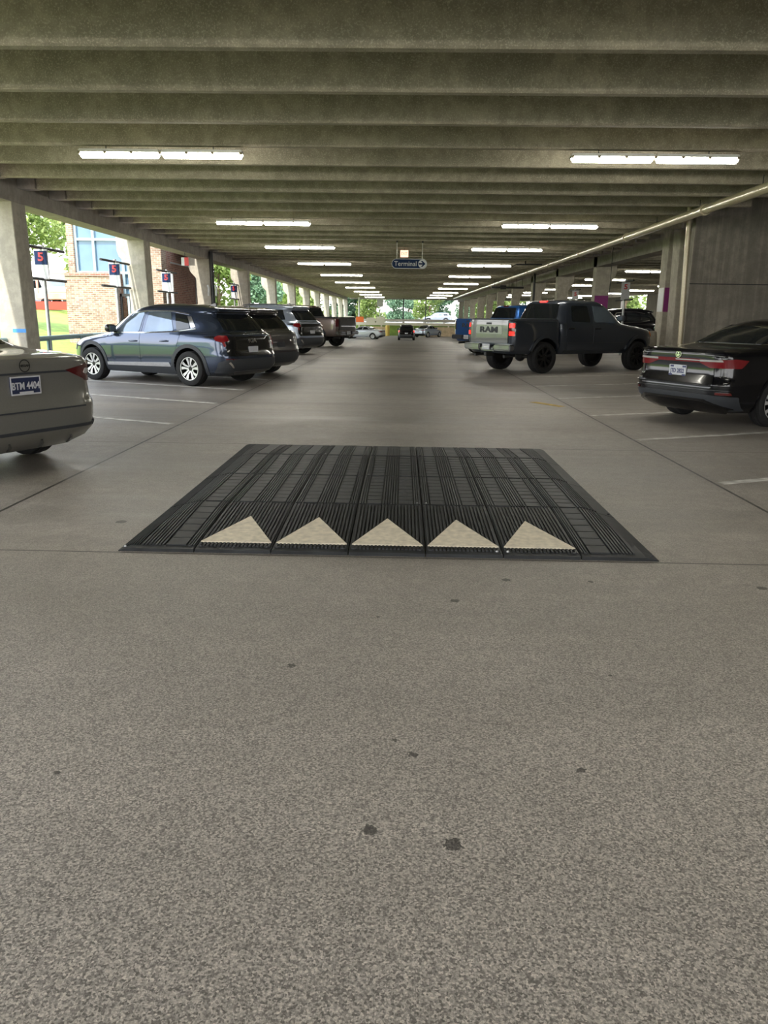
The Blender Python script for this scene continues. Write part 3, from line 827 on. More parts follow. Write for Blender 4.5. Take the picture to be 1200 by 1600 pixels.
def cut(o, cutters):
    """boolean cylinders out of a body for the wheel arches; cut faces get the last material"""
    for (x, z, r, y0, y1) in cutters:
        bm = bmesh.new()
        bmesh.ops.create_cone(bm, cap_ends=True, segments=40, radius1=r, radius2=r, depth=abs(y1 - y0), matrix=Matrix.Translation((x, (y0 + y1) / 2, z)) @ Matrix.Rotation(R(90), 4, 'X'))
        me = bpy.data.meshes.new('cutter'); bm.to_mesh(me); bm.free()
        c = bpy.data.objects.new('cutter', me); COL.objects.link(c); c.parent = o.parent
        def probe(me_):
            # is there still outer skin in front of the wheel hub?
            return any(math.hypot(p.center.x - x, p.center.z - z) < r * .9 and abs(p.center.y) > .7 and abs(p.normal.y) > .4 and p.center.y * y1 > 0 for p in me_.polygons)
        for tries in range(6):
            md = o.modifiers.new('b', 'BOOLEAN'); md.operation = 'DIFFERENCE'; md.object = c
            md.solver = 'EXACT' if tries < 5 else 'FAST'
            c.scale = (1 + .004 * tries, 1, 1 + .005 * tries); c.location = (-x * .004 * tries, 0, -z * .005 * tries)
            bpy.context.view_layer.update()
            dg = bpy.context.evaluated_depsgraph_get()
            me2 = bpy.data.meshes.new_from_object(o.evaluated_get(dg))
            o.modifiers.remove(md)
            if len(me2.polygons) > 50 and not probe(me2): break
        else: print('CUT FAILED', o.parent.name, x, y1)
        bpy.data.objects.remove(c)
        if len(me2.polygons) > 50: o.data = me2
    wi = len(o.data.materials) - 1
    for p in o.data.polygons:
        c = p.center
        for (x, z, r, y0, y1) in cutters:
            if min(y0, y1) - .01 < c.y < max(y0, y1) + .01 and math.hypot(c.x - x, c.z - z) < r * 1.003:
                n = p.normal; d = Vector((c.x - x, 0, c.z - z))
                if abs(n.y) > 0.98 and abs(abs(c.y) - min(abs(y0), abs(y1))) < .01 or (d.length > r * 0.97 and n.dot(d.normalized()) < -0.6): p.material_index = wi
    o.data.shade_smooth(); o.data.set_sharp_from_angle(angle=R(32))

def wheel(parent, x, y, rt, wd, style, sg):
    """tyre with a rim child; sg = +1 outward to +y"""
    bm = bmesh.new(); seg = 44
    hwid = wd / 2
    prof = [(rt * .64, -hwid * .8), (rt * .70, -hwid), (rt * .90, -hwid * 1.04), (rt * .975, -hwid * .88), (rt * .985, -hwid * .5), (rt * 0.965, -hwid * .47), (rt * 0.965, -hwid * .40), (rt, -hwid * .38), (rt, -hwid * .04), (rt * .965, -hwid * .03)]
    prof += [(r_, -y_) for r_, y_ in prof[::-1]]
    rings = []
    for k in range(seg):
        a = 2 * math.pi * k / seg
        rings.append([bm.verts.new((x + r_ * math.cos(a), y + yy, rt + r_ * math.sin(a))) for r_, yy in prof])
    for i in range(seg):
        A, B = rings[i], rings[(i + 1) % seg]
        for j in range(len(prof) - 1): bm.faces.new((A[j], A[j + 1], B[j + 1], B[j]))
        bm.faces.new((A[-1], A[0], B[0], B[-1]))
    t = bm_obj('wheel', bm, 'tyre', parent, 40)
    # rim: dish, barrel lip, spokes
    Rr = rt * .655; yo = y + sg * hwid * .80; yi = y - sg * hwid * .3
    bm = bmesh.new()
    def lathe(pr, mi):
        rg = []
        for k in range(36):
            a = 2 * math.pi * k / 36
            rg.append([bm.verts.new((x + r_ * math.cos(a), yy, rt + r_ * math.sin(a))) for r_, yy in pr])
        for i in range(36):
            A, B = rg[i], rg[(i + 1) % 36]
            for j in range(len(pr) - 1):
                f = bm.faces.new((A[j], A[j + 1], B[j + 1], B[j])); f.material_index = mi
    lathe([(Rr, yi), (Rr * .97, y), (Rr * 1.0, yo), (Rr * 1.03, yo + sg * .008), (Rr * .94, yo + sg * .006), (Rr * .90, yi), (0.01, yi)], 1)
    lathe([(Rr * .95, yo + sg * .008), (Rr * 1.03, yo + sg * .010), (Rr * 1.05, yo + sg * .004)], 0)
    nsp = 5 if style != 'truck' else 8
    for k in range(nsp):
        a = 2 * math.pi * k / nsp + 0.3
        for sgn, (w0, w1) in ([(-1, (.16, .30)), (1, (.16, .30))] if style == 'star' else [(0, (.10, .15))]):
            da = sgn * 0.0
            ca, sa = math.cos(a), math.sin(a)
            def P(r_, tq, yy): return (x + r_ * ca - tq * sa, yy, rt + r_ * sa + tq * ca)
            if sgn == 0: q = [(.15, -w0 * Rr), (.15, w0 * Rr), (.95, w1 * Rr), (.95, -w1 * Rr)]
            else: q = [(.16, 0.025 * Rr * sgn), (.16, .17 * Rr * sgn), (.50, .20 * Rr * sgn), (.90, .40 * Rr * sgn), (.97, .13 * Rr * sgn), (.62, .045 * Rr * sgn)]
            yF = yo - sg * .006; yC = yo - sg * .035
            F = [bm.verts.new(P(r_ * Rr, tq, yC if r_ < .3 else yF)) for r_, tq in q]
            Bk = [bm.verts.new(P(r_ * Rr, tq, (yC if r_ < .3 else yF) - sg * .03)) for r_, tq in q]
            f = bm.faces.new(F); f.material_index = 0
            nq = len(q)
            for i in range(nq):
                f = bm.faces.new((F[i], F[(i + 1) % nq], Bk[(i + 1) % nq], Bk[i])); f.material_index = 1
    # hub cap
    ring = [bm.verts.new((x + .16 * Rr * 1.2 * math.cos(2 * math.pi * k / 20), yo - sg * .028, rt + .16 * Rr * 1.2 * math.sin(2 * math.pi * k / 20))) for k in range(20)]
    f = bm.faces.new(ring); f.material_index = 1
    bm_obj('rim', bm, ['rim_black' if style == 'truck' else 'rim_silver', 'rim_black'], t, 30)
    return t

def arch(body, sg, x, zc, r0, r1, zmin, mat, parent, off=0.014, name='wheel_arch_trim'):
    a0 = math.asin(max(-1, min(1, (zmin - zc) / r0))); n = 22; P = []
    for k in range(n + 1): a = a0 + (math.pi - 2 * a0) * k / n; P.append((x + r0 * math.cos(a), zc + r0 * math.sin(a)))
    for k in range(n, -1, -1): a = a0 + (math.pi - 2 * a0) * k / n; P.append((x + r1 * math.cos(a), max(zmin, zc + r1 * math.sin(a))))
    return patch(name, P, body.side(sg), mat, parent, off, 0.02, 0.2, r=0)

def mirror(parent, x, y, z, sg, mat):
    bm = bmesh.new()
    bmesh.ops.create_icosphere(bm, subdivisions=3, radius=1)
    for v in bm.verts:
        c = v.co; c.x = math.copysign(abs(c.x) ** .8, c.x) * 0.075; c.y = math.copysign(abs(c.y) ** .6, c.y) * 0.13; c.z = math.copysign(abs(c.z) ** .6, c.z) * .085
        v.co = c + Vector((x, y + sg * 0.13, z))
    o = bm_obj('side_mirror', bm, mat, parent, 60)
    box('mirror_glass', x - 0.078, x - 0.070, y + sg * .04, y + sg * .22, z - .055, z + .055, 'glass_sky_tint', o)
    return o

def plate(parent, fm, s0, z0, w_, h_, mat, off=0.02, txt=None, tmat='plate_letter', rot_extra=0, size=0.115):
    o = patch('license_plate', [(s0 - w_ / 2, z0 - h_ / 2), (s0 + w_ / 2, z0 - h_ / 2), (s0 + w_ / 2, z0 + h_ / 2), (s0 - w_ / 2, z0 + h_ / 2)], lambda u, v: fm(s0, z0) + Vector((0, u - s0, v - z0)), mat, parent, off, 0.0, 1, r=0.012)
    p = fm(s0, z0)
    if txt: text_mesh('plate_characters', txt, size, tmat, o, (p.x - off - .003, p.y, p.z - 0.005), ROT_REAR, 0.001, 0.78, 0.002)
    return o

def scale_spec(sp, kx, kz, kw=1.0):
    return {k: [(z * kz, v * (kx if k in ('xr', 'xf') else (kw if k == 'hw' else 1))) for z, v in pts] for k, pts in sp.items()}

SUV = dict(
    xr=[(.22, .28), (.30, .10), (.45, .0), (.62, .0), (.72, .045), (.90, .07), (1.03, .10), (1.10, .20), (1.30, .37), (1.47, .53), (1.505, .44), (1.55, .47), (1.60, .72), (1.635, 1.15), (1.655, 1.6), (1.66, 1.9)],
    xf=[(.22, 4.42), (.32, 4.58), (.50, 4.66), (.72, 4.63), (.84, 4.52), (.92, 4.25), (.99, 3.85), (1.04, 3.58), (1.12, 3.44), (1.30, 3.16), (1.47, 2.86), (1.505, 2.80), (1.55, 2.70), (1.60, 2.52), (1.635, 2.34), (1.655, 2.15), (1.66, 2.05)],
    hw=[(.22, .80), (.32, .88), (.50, .925), (.72, .93), (.90, .925), (1.03, .885), (1.10, .845), (1.30, .775), (1.47, .70), (1.55, .655), (1.60, .60), (1.635, .50), (1.655, .33), (1.66, .2)],
    nr=[(.22, 8), (.72, 9), (1.03, 8.5), (1.10, 7), (1.50, 6.5), (1.66, 4)],
    nf=[(.22, 4.0), (.72, 4.2), (1.0, 4.2), (1.12, 4.5), (1.50, 5), (1.66, 4)])
SEDAN = dict(
    xr=[(.20, .30), (.28, .10), (.42, .0), (.58, .0), (.68, .05), (.82, .06), (.96, .04), (1.00, .05), (1.035, .25), (1.06, .72), (1.09, .92), (1.20, 1.20), (1.32, 1.52), (1.40, 1.85), (1.435, 2.1), (1.45, 2.35)],
    xf=[(.20, 4.45), (.30, 4.66), (.48, 4.74), (.66, 4.70), (.76, 4.55), (.84, 4.25), (.91, 3.85), (.96, 3.55), (1.035, 3.36), (1.06, 3.30), (1.09, 3.22), (1.20, 2.99), (1.32, 2.75), (1.40, 2.58), (1.435, 2.48), (1.45, 2.42)],
    hw=[(.20, .78), (.30, .86), (.48, .90), (.66, .90), (.84, .885), (.96, .86), (1.00, .84), (1.06, .78), (1.20, .70), (1.32, .62), (1.40, .52), (1.435, .38), (1.45, .2)],
    nr=[(.20, 7), (.66, 9), (.96, 9), (1.035, 7), (1.10, 6), (1.45, 4)],
    nf=[(.20, 3.8), (.66, 3.8), (.96, 4.0), (1.10, 5), (1.45, 4)])

def car_base(name, label, spec, L_, wb, ro, track, tyre_r, tyre_w, paint_mat, pos, heading, cat, style='star', cuts=True, dark_low=True, zsill=0.42, step=0.05):
    """root sits on the ground under the rear bumper centre line; pos is the rear axle centre"""
    d = Vector((math.cos(heading), math.sin(heading), 0))
    z = zfloor(pos[1]) if len(pos) < 3 else pos[2]
    p = Vector((pos[0], pos[1], z)) - d * ro
    root = empty(name, p, heading); tag(root, label, cat)
    B = Body(**spec)
    o = bm_obj('body', B.mesh(step=step), [paint_mat, 'well'], root)
    if cuts:
        cr = tyre_r * 1.13
        cut(o, [(ro, tyre_r + .02, cr, s * 0.58, s * 1.4) for s in (-1, 1)] + [(ro + wb, tyre_r + .02, cr, s * 0.58, s * 1.4) for s in (-1, 1)])
    else:
        o.data.shade_smooth(); o.data.set_sharp_from_angle(angle=R(32))
    for xx in (ro, ro + wb):
        for s in (-1, 1): wheel(root, xx, s * (track / 2), tyre_r, tyre_w, style, s)
    return root, B, o

def crossover(name, label, paint_mat, pos, heading, kx=1.0, kz=1.0, kw=1.0, plate_kw=None, logo=None, big=False, roofmat=None, tail='tail', sides=(1, -1), sky_window=True, gate_mat='black_gloss'):
    sp = scale_spec(SUV, kx, kz, kw)
    wb, ro, tr = 2.755 * kx, 0.99 * kx, 0.355 * kz
    root, B, body = car_base(name, label, sp, 4.66 * kx, wb, ro, 1.63 * kw, tr, 0.235, paint_mat, pos, heading, 'car')
    W = B.wrap(); F = B.wrap(True)
    X = lambda P: [(x * kx, z * kz) for x, z in P]
    zc = tr + .02
    for s in sides:
        sd_ = B.side(s)
        # cladding: arches and sill
        for xx in (ro, ro + wb): arch(B, s, xx, zc, tr * 1.13, tr * 1.13 + .075, .24 * kz, 'clad', root, 0.012)
        patch('sill_cladding', [(ro + tr * 1.27, .235 * kz), (ro + wb - tr * 1.27, .235 * kz), (ro + wb - tr * 1.27, .40 * kz), (ro + tr * 1.27, .40 * kz)], sd_, 'clad', root, 0.012, r=.01)
        patch('sill_trim', [(ro + tr * 1.35, .385 * kz), (ro + wb - tr * 1.30, .36 * kz), (ro + wb - tr * 1.32, .425 * kz), (ro + tr * 1.45, .47 * kz)], sd_, 'chrome', root, 0.022, r=.01)
        # doors
        rd = patch('rear_door', X([(1.42, .46), (2.28, .44), (2.30, 1.04), (2.24, 1.52), (1.72, 1.54), (1.50, 1.50), (1.20, 1.13), (1.24, .95)]), sd_, paint_mat, root, 0.005, r=.05)
        fd = patch('front_door', X([(2.295, .44), (3.20, .43), (3.30, .75), (3.28, 1.02), (2.72, 1.48), (2.26, 1.525), (2.315, 1.04)]), sd_, paint_mat, root, 0.005, r=.05)
        gl = 'glass_sky_tint' if sky_window else 'glass'
        patch('window', X([(1.42, 1.10), (2.22, 1.06), (2.17, 1.465), (1.58, 1.475)]), sd_, gl if s > 0 else 'glass', rd, 0.012, r=.04)
        patch('window', X([(2.36, 1.06), (3.10, 1.05), (2.66, 1.42), (2.30, 1.465)]), sd_, gl, fd, 0.012, r=.04)
        patch('rear_quarter_window', X([(1.00, 1.16), (1.34, 1.115), (1.46, 1.46), (1.14, 1.42)]) if not big else X([(.62, 1.14), (1.30, 1.10), (1.42, 1.46), (.80, 1.45)]), sd_, 'glass', root, 0.012, r=.03)
        if not big: patch('pillar_trim', X([(.86, 1.19), (.97, 1.165), (1.12, 1.40), (1.02, 1.40)]), sd_, 'chrome', root, 0.012, r=.02)
        patch('window_trim', X([(.84, 1.145), (1.4, 1.075), (2.2, 1.04), (3.18, 1.025), (3.18, 1.045), (2.2, 1.06), (1.4, 1.095), (.86, 1.165)]), sd_, 'chrome', root, 0.014, r=0)
        patch('window_trim', X([(1.10, 1.43), (1.60, 1.49), (2.24, 1.485), (2.70, 1.43), (3.14, 1.06), (3.20, 1.05), (2.73, 1.455), (2.25, 1.505), (1.58, 1.51), (1.08, 1.45)]), sd_, 'chrome', root, 0.013, r=0)
        for (hx, hz, dr) in ((1.62, .90, rd), (2.48, .88, fd)):
            p = sd_(hx * kx, hz * kz)
            tube('door_handle', [p + Vector((-.10, s * .015, .005)), p + Vector((-.07, s * .04, .002)), p + Vector((.07, s * .04, -.002)), p + Vector((.10, s * .015, -.005))], .014, paint_mat, dr, 8)
        p = sd_(3.12 * kx, 1.07 * kz)
        mirror(root, p.x, p.y, p.z + .06, s, 'black_gloss')
        if big: tube('roof_rail', [Vector((1.0 * kx, s * B.hw(1.58 * kz) * .93, 1.585 * kz)), Vector((1.2 * kx, s * B.hw(1.6 * kz) * .93, 1.635 * kz)), Vector((2.3 * kx, s * B.hw(1.6 * kz) * .93, 1.64 * kz)), Vector((2.6 * kx, s * B.hw(1.58 * kz) * .93, 1.59 * kz))], .016, 'clad', root, 8)
        # lamps
        patch('tail_lamp', [(s * .72, .93 * kz), (s * .86, .90 * kz), (s * .99, .93 * kz), (s * 1.02, .985 * kz), (s * .92, 1.03 * kz), (s * .74, 1.03 * kz)], W, tail, root, 0.012, r=.02)
        patch('tail_lamp', [(s * .79, .83 * kz), (s * .84, .81 * kz), (s * .87, .92 * kz), (s * .82, .93 * kz)], W, tail, root, 0.014, r=.02)
        patch('lamp_trim', [(s * .98, .965 * kz), (s * 1.22, .985 * kz), (s * 1.26, 1.01 * kz), (s * 1.0, 1.025 * kz)], W, 'black_gloss', root, 0.008, r=.01)
        patch('head_lamp', [(s * .55, .68 * kz), (s * .82, .64 * kz), (s * .88, .76 * kz), (s * .6, .80 * kz)], F, 'clear_lens', root, 0.012, r=.02)
        patch('reflector', [(s * .55, .545 * kz), (s * .85, .56 * kz), (s * .85, .585 * kz), (s * .55, .57 * kz)], W, 'tail_dark', root, 0.012, r=.01)
        patch('corner_trim', [(s * .66, .40 * kz), (s * .70, .40 * kz), (s * .80, .50 * kz), (s * .76, .52 * kz)], W, 'chrome', root, 0.016, r=.01)
    a = .80 * kw
    gate = patch('tailgate', [(-a, .63 * kz), (a, .63 * kz), (a * 1.0, .99 * kz), (a * .97, 1.08 * kz), (-a * .97, 1.08 * kz), (-a * 1.0, .99 * kz)], W, gate_mat, root, 0.006, r=.05)
    patch('rear_window', [(-.66 * kw, 1.13 * kz), (.66 * kw, 1.13 * kz), (.58 * kw, 1.43 * kz), (-.58 * kw, 1.43 * kz)], W, 'glass', gate, 0.010, r=.06)
    patch('rear_spoiler', [(-.56 * kw, 1.49 * kz), (.56 * kw, 1.49 * kz), (.54 * kw, 1.53 * kz), (-.54 * kw, 1.53 * kz)], W, gate_mat, root, 0.035, r=.02)
    patch('rear_bumper', [(-1.02 * kw, .30 * kz), (1.02 * kw, .30 * kz), (1.02 * kw, .50 * kz), (.80 * kw, .57 * kz), (-.80 * kw, .57 * kz), (-1.02 * kw, .50 * kz)], W, 'clad', root, 0.014, r=.04)
    patch('skid_plate', [(-.5, .25 * kz), (.5, .25 * kz), (.62, .33 * kz), (-.62, .33 * kz)], W, 'p_tailgate', root, 0.018, r=.02)
    patch('windshield', [(-.70 * kw, 1.07 * kz), (.70 * kw, 1.07 * kz), (.58 * kw, 1.46 * kz), (-.58 * kw, 1.46 * kz)], F, 'glass', root, 0.008, r=.06)
    patch('front_grille', [(-.52, .60 * kz), (.52, .60 * kz), (.5, .78 * kz), (-.5, .78 * kz)], F, 'black_gloss', root, 0.012, r=.03)
    patch('lower_grille', [(-.6, .30 * kz), (.6, .30 * kz), (.55, .48 * kz), (-.55, .48 * kz)], F, 'clad', root, 0.012, r=.03)
    p = W(0, .86 * kz)
    if logo: text_mesh('tailgate_lettering', logo, 0.115, 'chrome', gate, (p.x - .012, 0, .925 * kz), ROT_REAR, 0.004, 1.5, 0.002)
    if plate_kw is not None: plate(gate, W, 0, .735 * kz, .305, .155, **plate_kw)
    fin = prism('roof_antenna', [(.95 * kx, 1.60 * kz), (1.17 * kx, 1.615 * kz), (1.12 * kx, 1.64 * kz), (.97 * kx, 1.685 * kz)], 'y', -.018, .018, 'black_gloss', root, .006)
    return root, B

def sedan(name, label, paint_mat, pos, heading, variant, kx=1.0, kz=1.0, kw=1.0, style='star'):
    sp = scale_spec(SEDAN, kx, kz, kw)
    wb, ro, tr = 2.69 * kx, 1.06 * kx, .325 * kz
    root, B, body = car_base(name, label, sp, 4.74 * kx, wb, ro, 1.55 * kw, tr, .215, paint_mat, pos, heading, 'car', style)
    W = B.wrap(); F = B.wrap(True)
    X = lambda P: [(x * kx, z * kz) for x, z in P]
    Z = lambda P: [(x * kw, z * kz) for x, z in P]
    for s in (1, -1):
        sd_ = B.side(s)
        rd = patch('rear_door', X([(1.50, .34), (2.28, .32), (2.30, 1.0), (2.20, 1.36), (1.78, 1.34), (1.40, 1.06), (1.36, .80)]), sd_, paint_mat, root, .005, r=.05)
        fd = patch('front_door', X([(2.30, .32), (3.22, .32), (3.30, .66), (3.20, .99), (2.70, 1.30), (2.22, 1.36), (2.32, 1.0)]), sd_, paint_mat, root, .005, r=.05)
        patch('window', X([(1.52, 1.07), (2.22, 1.05), (2.17, 1.315), (1.80, 1.30)]), sd_, 'glass', rd, .011, r=.03)
        patch('window', X([(2.34, 1.05), (3.04, 1.03), (2.66, 1.27), (2.26, 1.315)]), sd_, 'glass', fd, .011, r=.03)
        patch('window_trim', X([(1.25, 1.05), (2.2, 1.03), (3.16, 1.005), (3.16, 1.02), (2.2, 1.045), (1.25, 1.066)]), sd_, 'chrome' if variant == 'beige' else 'black_gloss', root, .013, r=0)
        patch('window_trim', X([(1.24, 1.07), (1.72, 1.325), (2.2, 1.345), (2.2, 1.36), (1.70, 1.34), (1.20, 1.07)]), sd_, 'chrome' if variant == 'beige' else 'black_gloss', root, .013, r=0)
        for hx, dr in ((1.66, rd), (2.5, fd)):
            p = sd_(hx * kx, .88 * kz)
            tube('door_handle', [p + Vector((-.09, s * .012, 0)), p + Vector((-.06, s * .035, 0)), p + Vector((.06, s * .035, 0)), p + Vector((.09, s * .012, 0))], .013, paint_mat, dr, 8)
        p = sd_(3.08 * kx, 1.03 * kz); mirror(root, p.x, p.y, p.z + .05, s, paint_mat)
        patch('head_lamp', [(s * .50, .64 * kz), (s * .85, .62 * kz), (s * 1.0, .72 * kz), (s * .6, .72 * kz)], F, 'clear_lens', root, .012, r=.02)
        if variant == 'beige':
            lp = patch('tail_lamp', Z([(s * .58, .925), (s * .44, .90), (s * .72, .785), (s * 1.02, .785), (s * 1.02, .965), (s * .86, .965)]), W, 'tail_dark', root, .014, r=.012)
            patch('lamp_reflector', Z([(s * .84, .82), (s * 1.0, .82), (s * 1.0, .955), (s * .88, .955)]), W, 'tail', lp, .018, r=.015)
            patch('reverse_lamp', Z([(s * .66, .86), (s * .72, .85), (s * .74, .90), (s * .68, .91)]), W, 'clear_lens', lp, .018, r=.02)
            patch('bumper_vent', Z([(s * .80, .30), (s * 1.0, .28), (s * 1.04, .42), (s * .92, .44), (s * .76, .42)]), W, 'clad', root, .015, r=.03)
        else:
            lp = patch('tail_lamp', Z([(s * .36, .895), (s * .36, .87), (s * .55, .80), (s * .98, .80), (s * 1.10, .90), (s * .90, .92)]), W, 'tail', root, .014, r=.012)
            patch('lamp_highlight', Z([(s * .38, .905), (s * .38, .88), (s * .74, .885), (s * .72, .91)]), W, 'clear_lens', lp, .019, r=.01)  # pale strip shaped as a reflection on the lamp
            patch('reflector', Z([(s * .70, .46), (s * .92, .455), (s * .90, .49), (s * .70, .49)]), W, 'tail_dark', root, .016, r=.01)
    if variant == 'beige':
        boot = patch('boot_lid', Z([(-.60, .56), (.60, .56), (.68, .80), (.60, .885), (.70, 1.005), (-.70, 1.005), (-.60, .885), (-.68, .80)]), W, paint_mat, root, .006, r=.04)
        patch('crease', Z([(-.52, .882), (.52, .882), (.55, .900), (-.55, .900)]), W, 'clad', boot, .0075, r=.004)
        patch('crease', Z([(-.62, .565), (.62, .565), (.62, .578), (-.62, .578)]), W, 'clad', boot, .0075, r=.002)
        p = W(0, .955 * kz)
        # round badge: ring and bar
        bm = bmesh.new()
        for k in range(24):
            a0, a1 = 2 * math.pi * k / 24, 2 * math.pi * (k + 1) / 24
            q = [bm.verts.new((p.x - .012, r_ * math.cos(a), p.z + r_ * math.sin(a))) for a, r_ in ((a0, .047), (a0, .056), (a1, .056), (a1, .047))]
            bm.faces.new(q)
        bmesh.ops.solidify(bm, geom=bm.faces[:], thickness=.006)
        bd = bm_obj('round_badge', bm, 'dark_metal', boot)
        text_mesh('badge_lettering', 'NISSAN', .028, 'dark_metal', bd, (p.x - .014, 0, p.z), ROT_REAR, .002, 1.15, .001)
        pl = plate(boot, W, 0, .79 * kz, .305, .16, mat='plate_blue', off=.022, txt='BTM 4404', size=.088)
        pp = W(0, .79 * kz)
        for zz, hh in ((.075, .006), (-.075, .006)):
            box('plate_border', pp.x - .028, pp.x - .022, -.152, .152, pp.z + zz - hh, pp.z + zz + hh, 'plate_letter', pl)
        for yy in (-.150, .150): box('plate_border', pp.x - .028, pp.x - .022, yy - .004, yy + .004, pp.z - .08, pp.z + .08, 'plate_letter', pl)
        box('plate_tab', pp.x - .029, pp.x - .024, -.07, .07, pp.z - .068, pp.z - .052, 'plate_letter', pl)
        patch('rear_bumper', Z([(-1.02, .30), (1.02, .30), (1.06, .45), (.98, .46), (.85, .41), (-.85, .41), (-.98, .46), (-1.06, .45)]), W, 'clad', root, .010, r=.03)
        dfz = patch('diffuser', Z([(-.80, .22), (.80, .22), (.86, .31), (.76, .385), (-.76, .385), (-.86, .31)]), W, paint_mat, root, .016, r=.03)
        for sx_ in (-.5, -.17, .17, .5):
            patch('fin', Z([(sx_ - .05, .235), (sx_ - .02, .235), (sx_ + .06, .32), (sx_ + .04, .32)]), W, 'p_tailgate', dfz, .022, r=.004)
    else:
        boot = patch('boot_lid', Z([(-.66, .54), (.66, .54), (.60, .80), (.80, .93), (.78, 1.0), (-.78, 1.0), (-.80, .93), (-.60, .80)]), W, paint_mat, root, .006, r=.04)
        patch('light_bar', Z([(-.45, .865), (.45, .865), (.45, .91), (-.45, .91)]), W, 'tail', boot, .013, r=.01)
        patch('light_bar_highlight', Z([(-.40, .885), (.05, .885), (.05, .90), (-.40, .90)]), W, 'clear_lens', boot, .016, r=.004)  # reflection along the bar, painted as a pale strip
        p = W(0, .955 * kz)
        bm = bmesh.new()
        for k in range(24):
            a0, a1 = 2 * math.pi * k / 24, 2 * math.pi * (k + 1) / 24
            bm.faces.new([bm.verts.new((p.x - .014, r_ * math.cos(a), p.z + r_ * math.sin(a))) for a, r_ in ((a0, .040), (a0, .050), (a1, .050), (a1, .040))])
        bmesh.ops.solidify(bm, geom=bm.faces[:], thickness=.006)
        bd = bm_obj('round_badge', bm, 'chrome', boot)
        text_mesh('badge_lettering', 'V', .045, 'chrome', bd, (p.x - .016, 0, p.z + .016), ROT_REAR, .002, 1.0, .002)
        text_mesh('badge_lettering', 'W', .045, 'chrome', bd, (p.x - .016, 0, p.z - .016), ROT_REAR, .002, 1.0, .002)
        pl = plate(boot, W, 0, .735 * kz, .305, .16, mat='plate_white', off=.020, txt='JTD 2822', tmat='plate_ink', size=.082)
        pp = W(0, .735 * kz)
        for yy, zz in ((-.12, -.06), (.12, -.06), (-.12, .06), (.1, .06)):
            box('plate_border', pp.x - .024, pp.x - .020, yy - .03, yy + .03, pp.z + zz - .012, pp.z + zz + .012, 'plate_ink', pl)
        patch('spoiler_lip', Z([(-.74, .985), (.74, .985), (.72, 1.005), (-.72, 1.005)]), W, paint_mat, root, .03, r=.008)
        patch('bumper_crease', Z([(-.92, .56), (.92, .56), (.92, .575), (-.92, .575)]), W, paint_mat, root, .018, r=.005)
        patch('bumper_crease', Z([(-.95, .50), (.95, .50), (.95, .515), (-.95, .515)]), W, paint_mat, root, .020, r=.005)
        patch('rear_bumper', Z([(-1.00, .24), (1.00, .24), (1.04, .43), (.5, .455), (-.5, .455), (-1.04, .43)]), W, 'clad', root, .012, r=.03)
        patch('diffuser', Z([(-.66, .20), (.66, .20), (.80, .27), (.52, .36), (-.52, .36), (-.80, .27)]), W, 'p_black', root, .020, r=.03)
        patch('diffuser_edge', Z([(-.88, .27), (-.80, .27), (-.52, .365), (.52, .365), (.80, .27), (.88, .27), (.54, .395), (-.54, .395)]), W, 'black_gloss', root, .024, r=.006)
    patch('rear_window', Z([(-.60, 1.10), (.60, 1.10), (.50, 1.335), (-.50, 1.335)]), W, 'glass', root, .006, r=.05)
    patch('windshield', Z([(-.64, 1.04), (.64, 1.04), (.50, 1.33), (-.50, 1.33)]), F, 'glass', root, .006, r=.05)
    patch('front_grille', Z([(-.6, .30), (.6, .30), (.5, .60), (-.5, .60)]), F, 'black_gloss', root, .010, r=.03)
    prism('roof_antenna', [(2.02 * kx, 1.41 * kz), (2.2 * kx, 1.425 * kz), (2.16 * kx, 1.45 * kz), (2.04 * kx, 1.50 * kz)], 'y', -.016, .016, 'black_gloss', root, .005)
    # mudguard edge lines around the arches
    for s in (1, -1):
        for xx in (ro, ro + wb): arch(B, s, xx, tr + .02, tr * 1.13, tr * 1.13 + .02, .22 * kz, paint_mat, root, .010, 'fender_lip')
    return root, B

CAB = dict(
    xr=[(.50, 1.82), (.62, 1.81), (1.30, 1.81), (1.38, 1.83), (1.60, 1.90), (1.85, 1.99), (1.92, 2.06), (1.95, 2.3), (1.968, 2.6), (1.975, 2.8)],
    xf=[(.50, 5.60), (.60, 5.78), (.80, 5.88), (1.02, 5.86), (1.14, 5.74), (1.22, 5.35), (1.27, 4.9), (1.32, 4.52), (1.38, 4.42), (1.60, 4.12), (1.85, 3.74), (1.92, 3.58), (1.95, 3.42), (1.968, 3.2), (1.975, 3.05)],
    hw=[(.50, .88), (.62, .96), (.85, 1.0), (1.10, 1.0), (1.30, .965), (1.38, .93), (1.60, .86), (1.85, .77), (1.92, .69), (1.95, .58), (1.968, .42), (1.975, .3)],
    nr=[(.50, 14), (1.30, 14), (1.5, 9), (1.975, 5)],
    nf=[(.50, 4.2), (1.1, 4.2), (1.35, 4.5), (1.5, 5), (1.975, 4.5)])
BED = dict(
    xr=[(.52, .20), (.62, .14), (1.35, .12), (1.40, .13)],
    xf=[(.52, 1.79), (.62, 1.79), (1.35, 1.79), (1.40, 1.79)],
    hw=[(.52, .90), (.62, .96), (.85, 1.0), (1.10, 1.0), (1.33, .975), (1.40, .95)],
    nr=[(.52, 11), (1.40, 11)], nf=[(.52, 16), (1.40, 16)])

